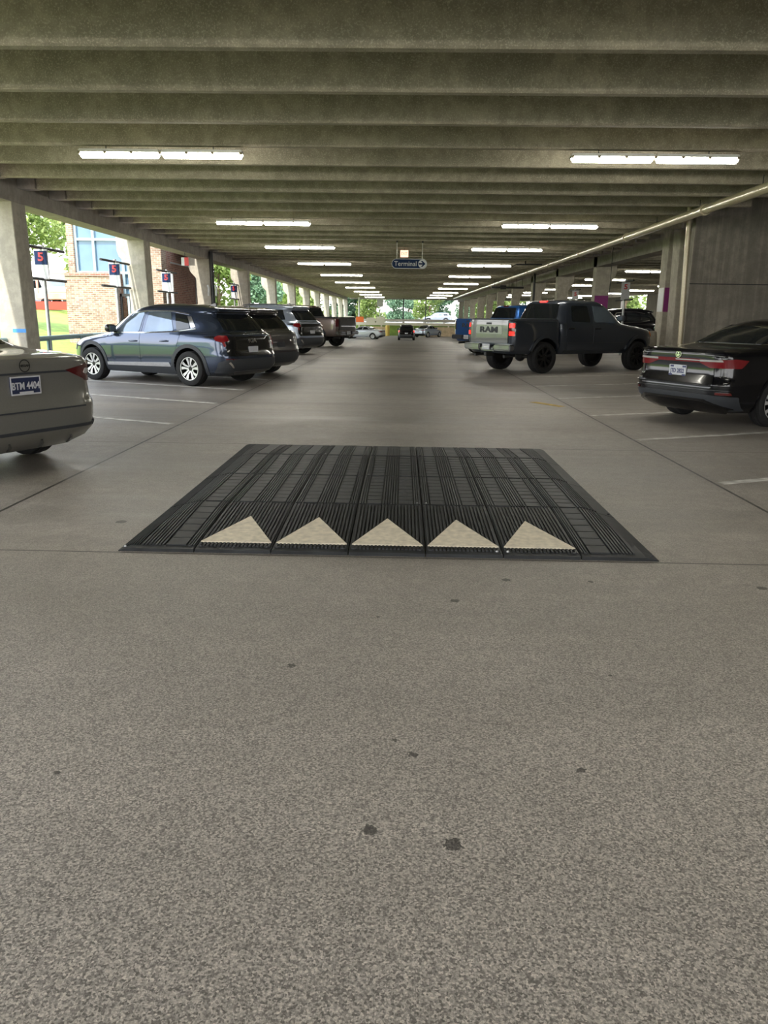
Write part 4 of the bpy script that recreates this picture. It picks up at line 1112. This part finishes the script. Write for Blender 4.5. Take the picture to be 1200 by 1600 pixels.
def pickup(name, label, paint_mat, pos, heading, kx=1.0, kz=1.0, kw=1.0, gate_mat=None, letters=None, wheel_r=.42, plate_mat='plate_white', tail='tail', cover=True, arch_mat=None):
    cab = scale_spec(CAB, kx, kz, kw); bed = scale_spec(BED, kx, kz, kw)
    wb, ro = 3.67 * kx, 1.26 * kx
    root, B, body = car_base(name, label, cab, 5.9 * kx, wb, ro, 1.74 * kw, wheel_r, .29, paint_mat, pos, heading, 'pickup truck', 'truck')
    D = Body(**bed)
    o = bm_obj('truck_bed', D.mesh(step=.08), [paint_mat, 'well'], root)
    cr = wheel_r * 1.16
    cut(o, [(ro, wheel_r + .03, cr, s * .58, s * 1.4) for s in (-1, 1)])
    W = D.wrap(); CW = B.wrap(); F = B.wrap(True)
    X = lambda P: [(x * kx, z * kz) for x, z in P]
    Z = lambda P: [(x * kw, z * kz) for x, z in P]
    am = arch_mat or 'clad'
    for s in (1, -1):
        sd_ = B.side(s); bs = D.side(s)
        arch(D, s, ro, wheel_r + .03, cr, cr + .08, .60 * kz, am, root, .035)
        arch(B, s, ro + wb, wheel_r + .03, cr, cr + .08, .60 * kz, am, root, .035)
        rd = patch('rear_door', X([(2.10, .60), (3.00, .60), (3.02, 1.30), (2.98, 1.86), (2.18, 1.86), (2.02, 1.40), (2.02, .9)]), sd_, paint_mat, root, .005, r=.05)
        fd = patch('front_door', X([(3.04, .60), (4.10, .60), (4.22, .9), (4.22, 1.26), (3.72, 1.80), (3.02, 1.86), (3.06, 1.30)]), sd_, paint_mat, root, .005, r=.05)
        patch('window', X([(2.24, 1.37), (2.94, 1.36), (2.90, 1.80), (2.30, 1.80)]), sd_, 'glass', rd, .012, r=.06)
        patch('window', X([(3.12, 1.36), (4.06, 1.34), (3.66, 1.75), (3.09, 1.80)]), sd_, 'glass_sky_tint', fd, .012, r=.06)
        for hx, dr in ((2.18, rd), (3.20, fd)):
            p = sd_(hx * kx, 1.19 * kz)
            tube('door_handle', [p + Vector((-.11, s * .012, 0)), p + Vector((-.08, s * .045, 0)), p + Vector((.08, s * .045, 0)), p + Vector((.11, s * .012, 0))], .018, 'p_black', dr, 8)
        patch('sill_step', X([(2.0, .53), (4.15, .53), (4.15, .59), (2.0, .59)]), sd_, 'clad', root, .03, r=.01)
        patch('side_crease', X([(1.86, .80), (4.3, .80), (4.3, .815), (1.86, .815)]), sd_, 'clad', root, .007, r=0)
        p = sd_(4.02 * kx, 1.38 * kz); mirror(root, p.x, p.y + s * .05, p.z + .10, s, 'clad')
        tl = patch('tail_lamp', Z([(s * .79, .98), (s * .985, .98), (s * .985, 1.33), (s * .79, 1.33)]), W, 'tail_dark', root, .014, r=.02)
        for za, zb in ((1.0, 1.11), (1.20, 1.31)):
            patch('lamp_element', Z([(s * .81, za), (s * .965, za), (s * .965, zb), (s * .81, zb)]), W, tail, tl, .020, r=.02)
        patch('bed_rail', X([(.14, 1.375), (1.78, 1.375), (1.78, 1.40), (.14, 1.40)]), bs, 'clad', root, .012, r=0)
        patch('head_lamp', Z([(s * .62, .98), (s * .90, .96), (s * 1.0, 1.08), (s * .64, 1.12)]), F, 'amber', root, .014, r=.02)
        patch('pillar_seam', X([(1.795, .60), (1.812, .60), (1.812, 1.36), (1.795, 1.36)]), bs, 'well', root, .002, r=0)
        tube('exhaust_pipe', [(.5, s * .62, .47 * kz), (.14, s * .62, .45 * kz)], .04, 'dark_metal', root, 12)
    gate = patch('tailgate', Z([(-.775, .80), (.775, .80), (.775, 1.385), (-.775, 1.385)]), W, gate_mat or paint_mat, root, .022, r=.025)
    patch('tailgate_recess', Z([(-.56, 1.03), (.56, 1.03), (.54, 1.24), (-.54, 1.24)]), W, 'letter_reflection' if letters == 'RAM' and gate_mat else (gate_mat or paint_mat), gate, .026, r=.05)
    if letters:
        p = W(0, 1.135 * kz)
        text_mesh('tailgate_lettering', letters, .215, 'clad', gate, (p.x - .034, 0, 1.135 * kz), ROT_REAR, .008, 1.75, .004)
    patch('tailgate_handle', Z([(-.10, 1.28), (.10, 1.28), (.10, 1.33), (-.10, 1.33)]), W, 'clad', gate, .03, r=.01)
    bx0 = -0.10
    bm = bmesh.new()
    for ya, yb in ((-.98, -.30), (.30, .98)): add_box(bm, .02, .20, ya * kw, yb * kw, .60 * kz, .77 * kz)
    add_box(bm, .05, .20, -.30, .30, .58 * kz, .70 * kz)
    bmesh.ops.bevel(bm, geom=bm.edges[:], offset=.03, segments=3, affect='EDGES')
    bp = bm_obj('rear_bumper', bm, gate_mat or 'clad', root, 40)
    box('hitch', .0, .3, -.05, .05, .44 * kz, .55 * kz, 'dark_metal', bp, .01)
    pl = box('license_plate', .015, .03, -.155, .155, .615 * kz, .765 * kz, plate_mat, root, .004)
    box('plate_band', .010, .014, -.11, .11, .655 * kz, .715 * kz, 'plate_ink' if False else 'sign_blue' if False else 'grey_metal', pl)
    if cover:
        box('bed_cover', .20 * kx, 1.80 * kx, -.86 * kw, .86 * kw, 1.385 * kz, 1.43 * kz, 'clad', root, .015)
    patch('rear_window', Z([(-.72, 1.44), (.72, 1.44), (.64, 1.84), (-.64, 1.84)]), CW, 'glass', root, .010, r=.05)
    patch('windshield', Z([(-.78, 1.36), (.78, 1.36), (.64, 1.84), (-.64, 1.84)]), F, 'glass', root, .008, r=.06)
    patch('front_grille', Z([(-.58, .72), (.58, .72), (.56, 1.14), (-.56, 1.14)]), F, 'black_gloss', root, .014, r=.04)
    patch('front_bumper', Z([(-.98, .54), (.98, .54), (.98, .70), (-.98, .70)]), F, 'clad', root, .06, r=.03)
    p = CW(0, 1.90 * kz)
    box('brake_light', p.x - .03, p.x + .05, -.14, .14, 1.88 * kz, 1.93 * kz, tail, root, .008)
    tube('axle', [(ro, -.7, wheel_r), (ro, .7, wheel_r)], .05, 'dark_metal', root, 10)
    bm = bmesh.new(); bmesh.ops.create_icosphere(bm, subdivisions=2, radius=.15, matrix=Matrix.Translation((ro, 0, wheel_r)))
    bm_obj('differential', bm, 'dark_metal', root, 60)
    return root, B

# ================================================================= PARKED VEHICLES
HL = R(154); HR = R(28)
sedan('sedan', 'warm grey sedan with a navy licence plate, rear corner cut off by the photo edge', 'p_beige', (-4.25, 7.25), HL, 'beige', kz=1.04)
sedan('sedan', 'glossy black sedan with a red full-width light bar and white plate', 'p_black', (4.84, 11.75), HR, 'black', kz=1.035)
crossover('crossover', 'slate blue crossover with silver star wheels and a black tailgate, parked nose out', 'p_slate', (-3.97, 16.75), HL, plate_kw=dict(mat='plate_white', off=.02), logo='KIA')
crossover('crossover', 'charcoal brown crossover parked half hidden behind the slate blue one', 'p_dark', (-3.80, 19.45), HL, plate_kw=dict(mat='clad', off=.02), tail='tail_dark', gate_mat='p_dark')
crossover('large_suv', 'silver-blue large SUV with a dark roof and black tailgate, behind the two dark crossovers', 'p_silver', (-4.30, 30.0), HL, kx=1.07, kz=1.12, kw=1.07, plate_kw=dict(mat='plate_white', off=.02), big=True)
pickup('pickup_truck', 'bronze-grey pickup truck parked past the silver-blue SUV', 'p_bronze', (-3.62, 37.6), HL, kx=.97, kz=.97, kw=.98, gate_mat='p_dark', wheel_r=.41, tail='tail_dark')
pickup('pickup_truck', 'gunmetal pickup truck with a lit tail lamp and large tailgate letters', 'p_grey', (3.30, 22.1), R(33), gate_mat='p_tailgate', letters='RAM', tail='tail_on', arch_mat='p_grey')
pickup('pickup_truck', 'bright blue pickup truck parked behind the gunmetal pickup', 'p_blue', (3.55, 32.1), R(33), letters='RAM', tail='tail_dark', cover=False, arch_mat='clad')
crossover('compact_suv', 'small black SUV driving away down the aisle towards the far exit', 'p_dark', (.38, 84.8), R(90), kx=.93, kz=1.0, kw=.97, plate_kw=dict(mat='plate_white', off=.02), gate_mat='p_black', tail='tail_on')
sedan('sedan', 'light silver sedan near the open far end of the garage', 'p_lightsilver', (-3.1, 87.5), R(165), 'black', kz=.98)
sedan('sedan', 'pale blue-grey car crossing beyond the small black SUV', 'p_silver', (2.4, 98.5), R(55), 'black')
crossover('minivan', 'pale minivan on the raised road beyond the far wall', 'p_silver', (7.3, 137.0, 0.42), R(180), kx=1.08, kz=1.04, kw=1.05, big=True, gate_mat='p_silver')
crossover('large_suv', 'black SUV in the dark neighbouring bay, seen past the gunmetal pickup hood', 'p_black', (13.2, 45.0), R(200), kx=1.1, kz=1.28, kw=1.05, big=True, tail='tail_dark', sky_window=False)
sedan('sedan', 'dark teal car behind the tapered grey bollard', 'p_teal', (13.2, 34.6), R(203), 'black', kz=1.02)
crossover('van', 'white van on the raised lot behind the lawn', 'p_white', (-24.8, 56.0, 1.62), R(190), kx=1.12, kz=1.3, kw=1.05, big=True, gate_mat='p_white', sky_window=False)
sedan('sedan', 'white sedan on the raised lot, cut by the photo edge beyond the white van', 'p_white', (-33.0, 60.0, 1.62), R(185), 'black')

# ================================================================= BOLLARD AND KERBS
bm = bmesh.new(); add_tube(bm, [(0, 0, 0), (0, 0, .95), (0, 0, 1.08), (0, 0, 1.12)], [.20, .165, .15, .07], 24)
o = bm_obj('tapered_bollard', bm, 'col', None, 40); o.location = (7.72, 24.7, 0); tag(o, 'tapered grey concrete bollard before the purple-panelled column', 'bollard')

# edge kerb and rail on the grass side
kb = box('kerb', -9.25, -8.95, DECK0, 104, 0, .17, 'kerb'); kb['kind'] = 'structure'
for i, (ya, yb) in enumerate([(9.1, 17.2), (17.8, 25.7)]):
    o = empty('guard_rail', (0, 0, 0)); tag(o, 'teal-grey steel guard rail %s' % ('beside the grey sedan, nearer the camera' if i == 0 else 'between the blue-marked column and the slate crossover'), 'railing')
    tube('top_rail', [(-8.54, ya, .83), (-8.75, yb, .83)], .06, 'rail', o, 12)
    n = 4
    for k in range(n): tube('post', [(-8.54, ya + (yb - ya) * (k + .5) / n, 0), (-8.54, ya + (yb - ya) * (k + .5) / n, .83)], .04, 'rail', o, 10)

# ================================================================= ROW SIGNS ON THE GRASS SIDE
def row_sign(y, label, X0=-8.82, ink='sign_blue', dz=0.0):
    o = empty('row_sign', (X0, y, 0)); tag(o, label, 'sign', 'bay marker signs along the kerb')
    tube('post', [(0, 0, 0), (0, 0, 3.02)], .045, 'grey_metal', o, 12)
    for z in (2.95, 2.22): tube('cross_bar', [(0, -1.15, z + dz), (0, 1.25, z + dz)], .035, 'dark_metal', o, 8)
    pn = box('panel', .10, .16, -.02, .0, 2.26, 2.9, 'sign_white', o) if False else box('panel', -.17, .17, -.09, -.05, 2.22, 2.92, 'sign_white', o, .01)
    box('upper_face', -.155, .155, -.096, -.09, 2.56, 2.88, ink, pn)
    text_mesh('row_number', '5', .27, 'sign_red', pn, (0, -.10, 2.73), ROT_FACE_NY, .003, 1.15, .008)
    return o
for i, (y, lab) in enumerate([(19.5, 'bay marker sign partly hidden by the blue-marked concrete column'), (24.4, 'bay marker sign in front of the brick building window'), (29.7, 'bay marker sign against the dark brick wall'), (41.5, 'dark bay marker sign seen against the sky past the black drain pipe'), (53.0, 'bay marker sign between the farther sunlit columns')]):
    row_sign(y, lab)
row_sign(33.0, 'white bay marker sign beside the purple-panelled corbelled column', 9.06, 'sign_white')
row_sign(43.6, 'white bay marker sign seen above the gunmetal pickup cab', 9.3, 'sign_white')
tag(tube('white_post', [(-9.1, 31.3, 0), (-9.1, 31.3, 2.95)], .06, 'sign_white', None, 12), 'white round post standing before the dark brick wall', 'post')

# ================================================================= OUTSIDE GROUND
def sm(a, b, v):
    t = min(1, max(0, (v - a) / (b - a))); return t * t * (3 - 2 * t)
def zgrass(x, y):
    d = -9.5 - x
    zz = zfloor(y) if y > 42 else 0.0
    return zz + (1.62 - zz) * sm(0.2, 15.0, d) + .02
bm = bmesh.new(); xs = [-9.5 - 0.9 * i for i in range(20)] + [-30, -36, -50, -120]; ys = list(range(-30, 150, 4))
G = [[bm.verts.new((x, y, zgrass(x, y) + (0.04 * math.sin(x * 2.1 + y * 1.3) if -26 < x < -11 else 0))) for x in xs] for y in ys]
for a, b in zip(G, G[1:]):
    for i in range(len(xs) - 1):
        f = bm.faces.new((a[i], a[i + 1], b[i + 1], b[i]))
        c = f.calc_center_median()
        f.material_index = 1 if c.x > -11.2 else (2 if c.x < -24 else 0)
o = bm_obj('lawn', bm, ['grass', 'soil', 'asphalt'], None, 60); tag(o, kind='structure')
o.data.materials[0] = M['grass']
# surrounding ground under everything, with the far road
bm = bmesh.new()
def zfar(y): return -1.07 if y < 104 else (-1.07 + 1.47 * sm(104.2, 112, y))
ys = [-40, 104] + [104.5 + k for k in range(0, 10)] + [125, 160, 260, 500]
ys = [103.9] + ys[2:]
G = [[bm.verts.new((x, y, zfar(y))) for x in (-60, -9.4, 0, 10, 30, 120)] for y in ys]
for a, b in zip(G, G[1:]):
    for i in range(5):
        f = bm.faces.new((a[i], a[i + 1], b[i + 1], b[i])); c = f.calc_center_median(); f.material_index = 1 if (104 < c.y < 116) else 0
o = bm_obj('ground', bm, ['asphalt', 'grass']); o['kind'] = 'structure'
for nm, x0, x1, y0, y1 in (('ground', 26.2, 120, -60, 104), ('ground', -9.6, 120, -60, -17), ):
    o = box(nm, x0, x1, y0, y1, -.25, -.06, 'asphalt'); o['kind'] = 'structure'

# far wall, kerb rails, bollards, orange board
o = box('retaining_wall', 3.2, 18.0, 103.4, 103.9, -1.05, .12, 'tan_wall'); tag(o, 'low tan block wall across the far end of the garage', 'wall')
o = box('retaining_wall', -4.0, -1.9, 103.4, 103.9, -1.05, .10, 'tan_wall'); tag(o, 'short tan wall piece behind the light silver sedan', 'wall')
for x, lab in ((-2.0, 'yellow bollard at the lawn gap, beside the light silver sedan'), (3.05, 'yellow bollard at the end of the long tan wall')):
    o = tube('yellow_bollard', [(0, 0, 0), (0, 0, 1.35)], .27, 'bollard', None, 16); o.location = (x, 103.0, -1.05); tag(o, lab, 'bollard')
for z, y, lab in ((.62, 118.0, 'upper white road barrier beyond the far wall'), (.20, 106.0, 'lower white road barrier beyond the far wall')):
    o = empty('road_barrier', (0, y, z)); tag(o, lab, 'barrier')
    box('rail', -12, 22, -.1, .1, .05, .40, 'hydrant', o)
    for k in range(12): box('post', -12 + k * 3, -11.8 + k * 3, 0, .15, -.9, .1, 'hydrant', o)
for i, x in enumerate((-9.0, -7.5, -4.6, -3.2)):
    o = box('barricade', x - .6, x + .6, 112.0, 112.4, .30, 1.2 + (i % 2) * .15, 'hydrant', None, .05); tag(o, 'cream water-filled barricade %s the orange board' % (['two to the left of', 'just left of', 'just right of', 'two to the right of'][i]), 'barricade')
o = empty('orange_board', (-6.1, 111.6, .32)); tag(o, 'bright orange temporary road board beyond the bronze pickup', 'sign')
box('face', -.55, .55, 0, .06, .25, 1.0, 'orange', o, .01)
for s in (-.35, .35): box('leg', s - .04, s + .04, .06, .12, 0, .9, 'grey_metal', o)
for x, y, h, r, mt, lab in ((-6.4, 115, 8.5, .13, 'white_metal', 'tall white pole between the trees beyond the far end'), (0.0, 119, 9, .09, 'dark_metal', 'thin dark pole rising behind the small black SUV'), (3.4, 121, 9, .08, 'dark_metal', 'thin dark pole beyond the pale minivan'), (-3.4, 116, 4.2, .07, 'grey_metal', 'short pole with a white sign near the far trees')):
    o = tube('street_pole', [(0, 0, 0), (0, 0, h)], r, mt, None, 8); o.location = (x, y, .35); tag(o, lab, 'pole')
    if h < 5: box('sign_face', -.45, .45, -.12, -.08, 2.4, 4.0, 'sign_white', o)

# ================================================================= TREES
def leaf_crown(bm, blobs, n, size, rs):
    for _ in range(n):
        b = blobs[rs.randrange(len(blobs))]
        while True:
            v = Vector((rs.uniform(-1, 1), rs.uniform(-1, 1), rs.uniform(-1, 1)))
            if .35 < v.length < 1: break
        p = Vector(b[:3]) + Vector((v.x * b[3], v.y * b[3], v.z * b[4]))
        s = size * rs.uniform(.6, 1.3)
        q = Vector((rs.gauss(0, 1), rs.gauss(0, 1), rs.gauss(0, 1) + .5)).normalized()
        u = q.orthogonal().normalized(); u = Matrix.Rotation(rs.uniform(0, 6.28), 3, q) @ u; w_ = q.cross(u)
        bm.faces.new([bm.verts.new(p + u * s * a + w_ * s * .6 * c + q * s * .15 * (a * a)) for a, c in ((-1, 0), (-.3, -1), (.5, -.8), (1, 0), (.5, .8), (-.3, 1))])
def make_tree(kind):
    rs = random.Random(kind + 3)
    root = empty('leafy_tree')
    blobs = []
    H = 9.0
    for k in range(14 if kind == 2 else 22):
        a = rs.uniform(0, 6.28); f = rs.uniform(.22 if kind == 2 else .05, 1.0)
        rad = (2.6 if kind != 1 else 2.1) * math.sin(math.pi * (.15 + .8 * f)) * rs.uniform(.4, 1)
        blobs.append((rad * math.cos(a), rad * math.sin(a), H * (.22 + .68 * f) if kind == 2 else H * (.0 + .92 * f), 1.5, 1.25))
    bm = bmesh.new(); leaf_crown(bm, blobs, 5200 if kind != 2 else 11000, .22 if kind != 2 else .12, rs)
    bm_obj('crown', bm, 'leaf1' if kind != 1 else 'leaf2', root, recalc=False)
    bm = bmesh.new(); add_tube(bm, [(0, 0, -.3), (.05, .02, 2.2), (-.08, .1, 4.6), (.1, 0, 7.0)], [.24, .18, .12, .05], 10)
    for k in range(7):
        a = k * 2.4; z = 2.4 + k * .6; add_tube(bm, [(0, 0, z), (math.cos(a) * 1.0, math.sin(a) * 1.0, z + .8), (math.cos(a) * 1.9, math.sin(a) * 1.9, z + 1.3)], [.08, .05, .02], 6)
    bm_obj('trunk', bm, 'bark', root, 60)
    return root
TR = [make_tree(k) for k in range(3)]
used = [False] * 3
def place_tree(kind, x, y, z, sc, rz, label, group):
    src = TR[kind]
    if not used[kind]: used[kind] = True; o = src
    else: o = dup(src)
    o.location = (x, y, z); o.rotation_euler = (0, 0, rz); o.scale = (sc, sc, sc)
    tag(o, label, 'tree', group)
spots = [(2, -17.5, 34.5, .8, .72, 'loose bright tree between the blue-marked column and the brick building'),
         (1, -27.5, 50, 1.6, .95, 'darker tree at the photo edge behind the blue-marked column'),
         (0, -24.5, 62, 1.6, 1.1, 'tall bright tree behind the white van'),
         (0, -13.5, 49.0, 0.2, .42, 'small round tree beyond the black drain pipe'),
         (0, -14.8, 63.5, 0.2, .80, 'bright green tree filling the gap after the peach-toned column'),
         (1, -15.5, 80, 0, .75, 'bluish tree between farther columns, nearer one'),
         (1, -17.0, 98, 0, .85, 'bluish tree between farther columns, middle one'),
         (0, -16.5, 116, 0, .9, 'green tree between farther columns, farthest one')]
for i, (k, x, y, z, sc, lab) in enumerate(spots): place_tree(k, x, y, z, sc, i * 1.3, lab, 'trees on the grass side')
far = [(-14, 128, 0, 1.15), (-10.5, 131, 1, 1.1), (-7.8, 134, 1, .95), (-4.6, 130, 0, 1.0), (-1.8, 150, 1, .85), (1.2, 168, 1, .8), (4.7, 144, 0, .9), (6.8, 150, 1, .95), (12.5, 150, 1, 1.2), (15.5, 142, 0, 1.0), (19.5, 146, 0, 1.25), (24, 150, 1, 1.3), (29, 152, 0, 1.3), (-19, 136, 0, 1.2), (35, 150, 1, 1.3), (41, 148, 0, 1.3)]
for i, (x, y, k, sc) in enumerate(far):
    place_tree(k, x, y, .3, sc, i * 1.9, '%s tree in the row beyond the far road, number %s counting across' % ('bright green' if k == 0 else 'bluish green', ORD[i] if i < 15 else 'sixteenth'), 'trees beyond the far road')

# ================================================================= BRICK BUILDING
bd = empty('brick_building', (0, 0, 0)); tag(bd, 'two-tone brick building with tall blue-grey windows beside the garage', 'building')
YB = 32.0
box('side_wall', -11.2, -10.45, YB + .5, 39.6, 0.12, 7.5, 'brick_red', bd)
box('lower_wall', -14.15, -12.1, YB - .6, YB - .1, .1, 2.95, 'brick', bd)
box('soldier_course', -14.18, -12.07, YB - .64, YB - .08, 2.95, 3.08, 'brick_red', bd)
box('left_pier', -14.15, -13.9, YB - .1, YB + .4, .1, 7.5, 'brick', bd)
box('left_return_wall', -14.15, -13.95, YB + .4, 39.2, .1, 7.5, 'brick', bd)
box('right_pier', -10.95, -10.4, YB - .15, YB + .5, 0, 7.5, 'brick', bd)
box('recess_wall', -12.1, -10.95, YB + 1.2, YB + 1.5, 0, 2.6, 'brick_red', bd)
box('upper_wall', -13.9, -10.95, YB, YB + .4, 5.6, 7.5, 'brick', bd)
box('back_wall', -14.0, -10.6, 39.2, 39.6, 0, 7.5, 'brick_red', bd)
wn = empty('window_bay', (0, 0, 0)); wn.parent = bd
WF = box('window_frame', -13.9, -10.95, YB + .12, YB + .2, 3.08, 3.16, 'frame_blue', bd)
for x in (-13.86, -13.15, -12.0, -11.0): box('mullion', x - .05, x + .05, YB + .02, YB + .2, 2.2 if x > -12.5 else 3.08, 5.6, 'frame_blue', WF)
for z in (3.12, 4.38, 5.55): box('transom', -13.9, -10.95, YB + .04, YB + .2, z - .05, z + .05, 'frame_blue', WF)
for z in (2.62, 2.2): box('transom', -12.0, -10.95, YB + .04, YB + .2, z - .05, z + .05, 'frame_blue', WF)
bpy.data.objects.remove(wn)
for (xa, xb) in ((-13.81, -13.2), (-13.1, -12.05), (-11.95, -11.05)):
    for (za, zb) in ((3.17, 4.33), (4.43, 5.5)): box('window_pane', xa, xb, YB + .14, YB + .17, za, zb, 'bglass', bd)
box('window_pane', -11.95, -11.05, YB + .14, YB + .17, 2.67, 3.07, 'bglass', bd)
box('window_pane', -11.95, -11.05, YB + .14, YB + .17, 2.25, 2.57, 'bglass', bd)
dr = box('door_frame', -12.1, -12.02, YB - .3, YB - .2, .0, 2.3, 'dark_metal', bd)
box('lintel', -12.1, -11.2, YB - .3, YB - .2, 2.2, 2.3, 'dark_metal', dr)
gd = box('glass_door', -11.75, -11.3, YB - .27, YB - .22, .05, 2.15, 'glass', bd)
box('door_stile', -11.8, -11.72, YB - .3, YB - .2, .0, 2.2, 'frame_blue', gd)
bd.location.x = 0.75; bd.location.z = -0.12
# conduit on the dark wall
tube('conduit', [(-10.41, 33.2, 3.6), (-10.41, 37.0, 3.6), (-10.41, 37.0, .4)], .03, 'grey_metal', bd, 8)
# canopy between garage and building
o = box('canopy', -9.68, -9.05, 33.6, 39.4, 4.3, 4.6, 'girder'); tag(o, 'concrete canopy bridging the garage edge and the dark brick wall', 'canopy')

# ================================================================= WORK TRUCK ON THE LOT
t = empty('utility_truck', (-21.5, 50.5, 1.64)); tag(t, 'orange and white work truck with racks behind the lawn, next to the white van', 'truck')
box('flat_bed', -1.6, 1.6, -.9, .9, .55, .9, 'sticker', t, .03)
box('cab', -1.0, .9, -.85, .85, .9, 1.9, 'hydrant', t, .12)
box('cab_window', -.8, .7, -.87, -.84, 1.35, 1.75, 'glass_sky_tint', t)
for x in (-1.5, 1.5):
    for z in (1.0,): box('rack_post', x - .05, x + .05, -.8, -.7, .9, 2.1, 'sticker', t)
box('rack_rail', -1.55, 1.55, -.8, -.7, 2.05, 2.15, 'sticker', t)
for x in (-1.0, 1.0):
    for s in (-1, 1): wheel(t, x, s * .8, .33, .2, 'truck', s)
o = box('red_board', -22.9, -20.4, 48.2, 48.35, 1.55, 2.05, 'red_board', None, .02); tag(o, 'long low red-orange board standing in front of the work truck', 'barrier')
o = empty('lot_sign', (-21.3, 44.0, 1.3)); tag(o, 'small white sign on a thin pole, over the lawn beside the blue-marked column', 'sign')
tube('pole', [(0, 0, 0), (0, 0, 2.6)], .035, 'grey_metal', o, 8); box('face', -.28, .28, -.05, -.02, 1.9, 2.4, 'sign_white', o)
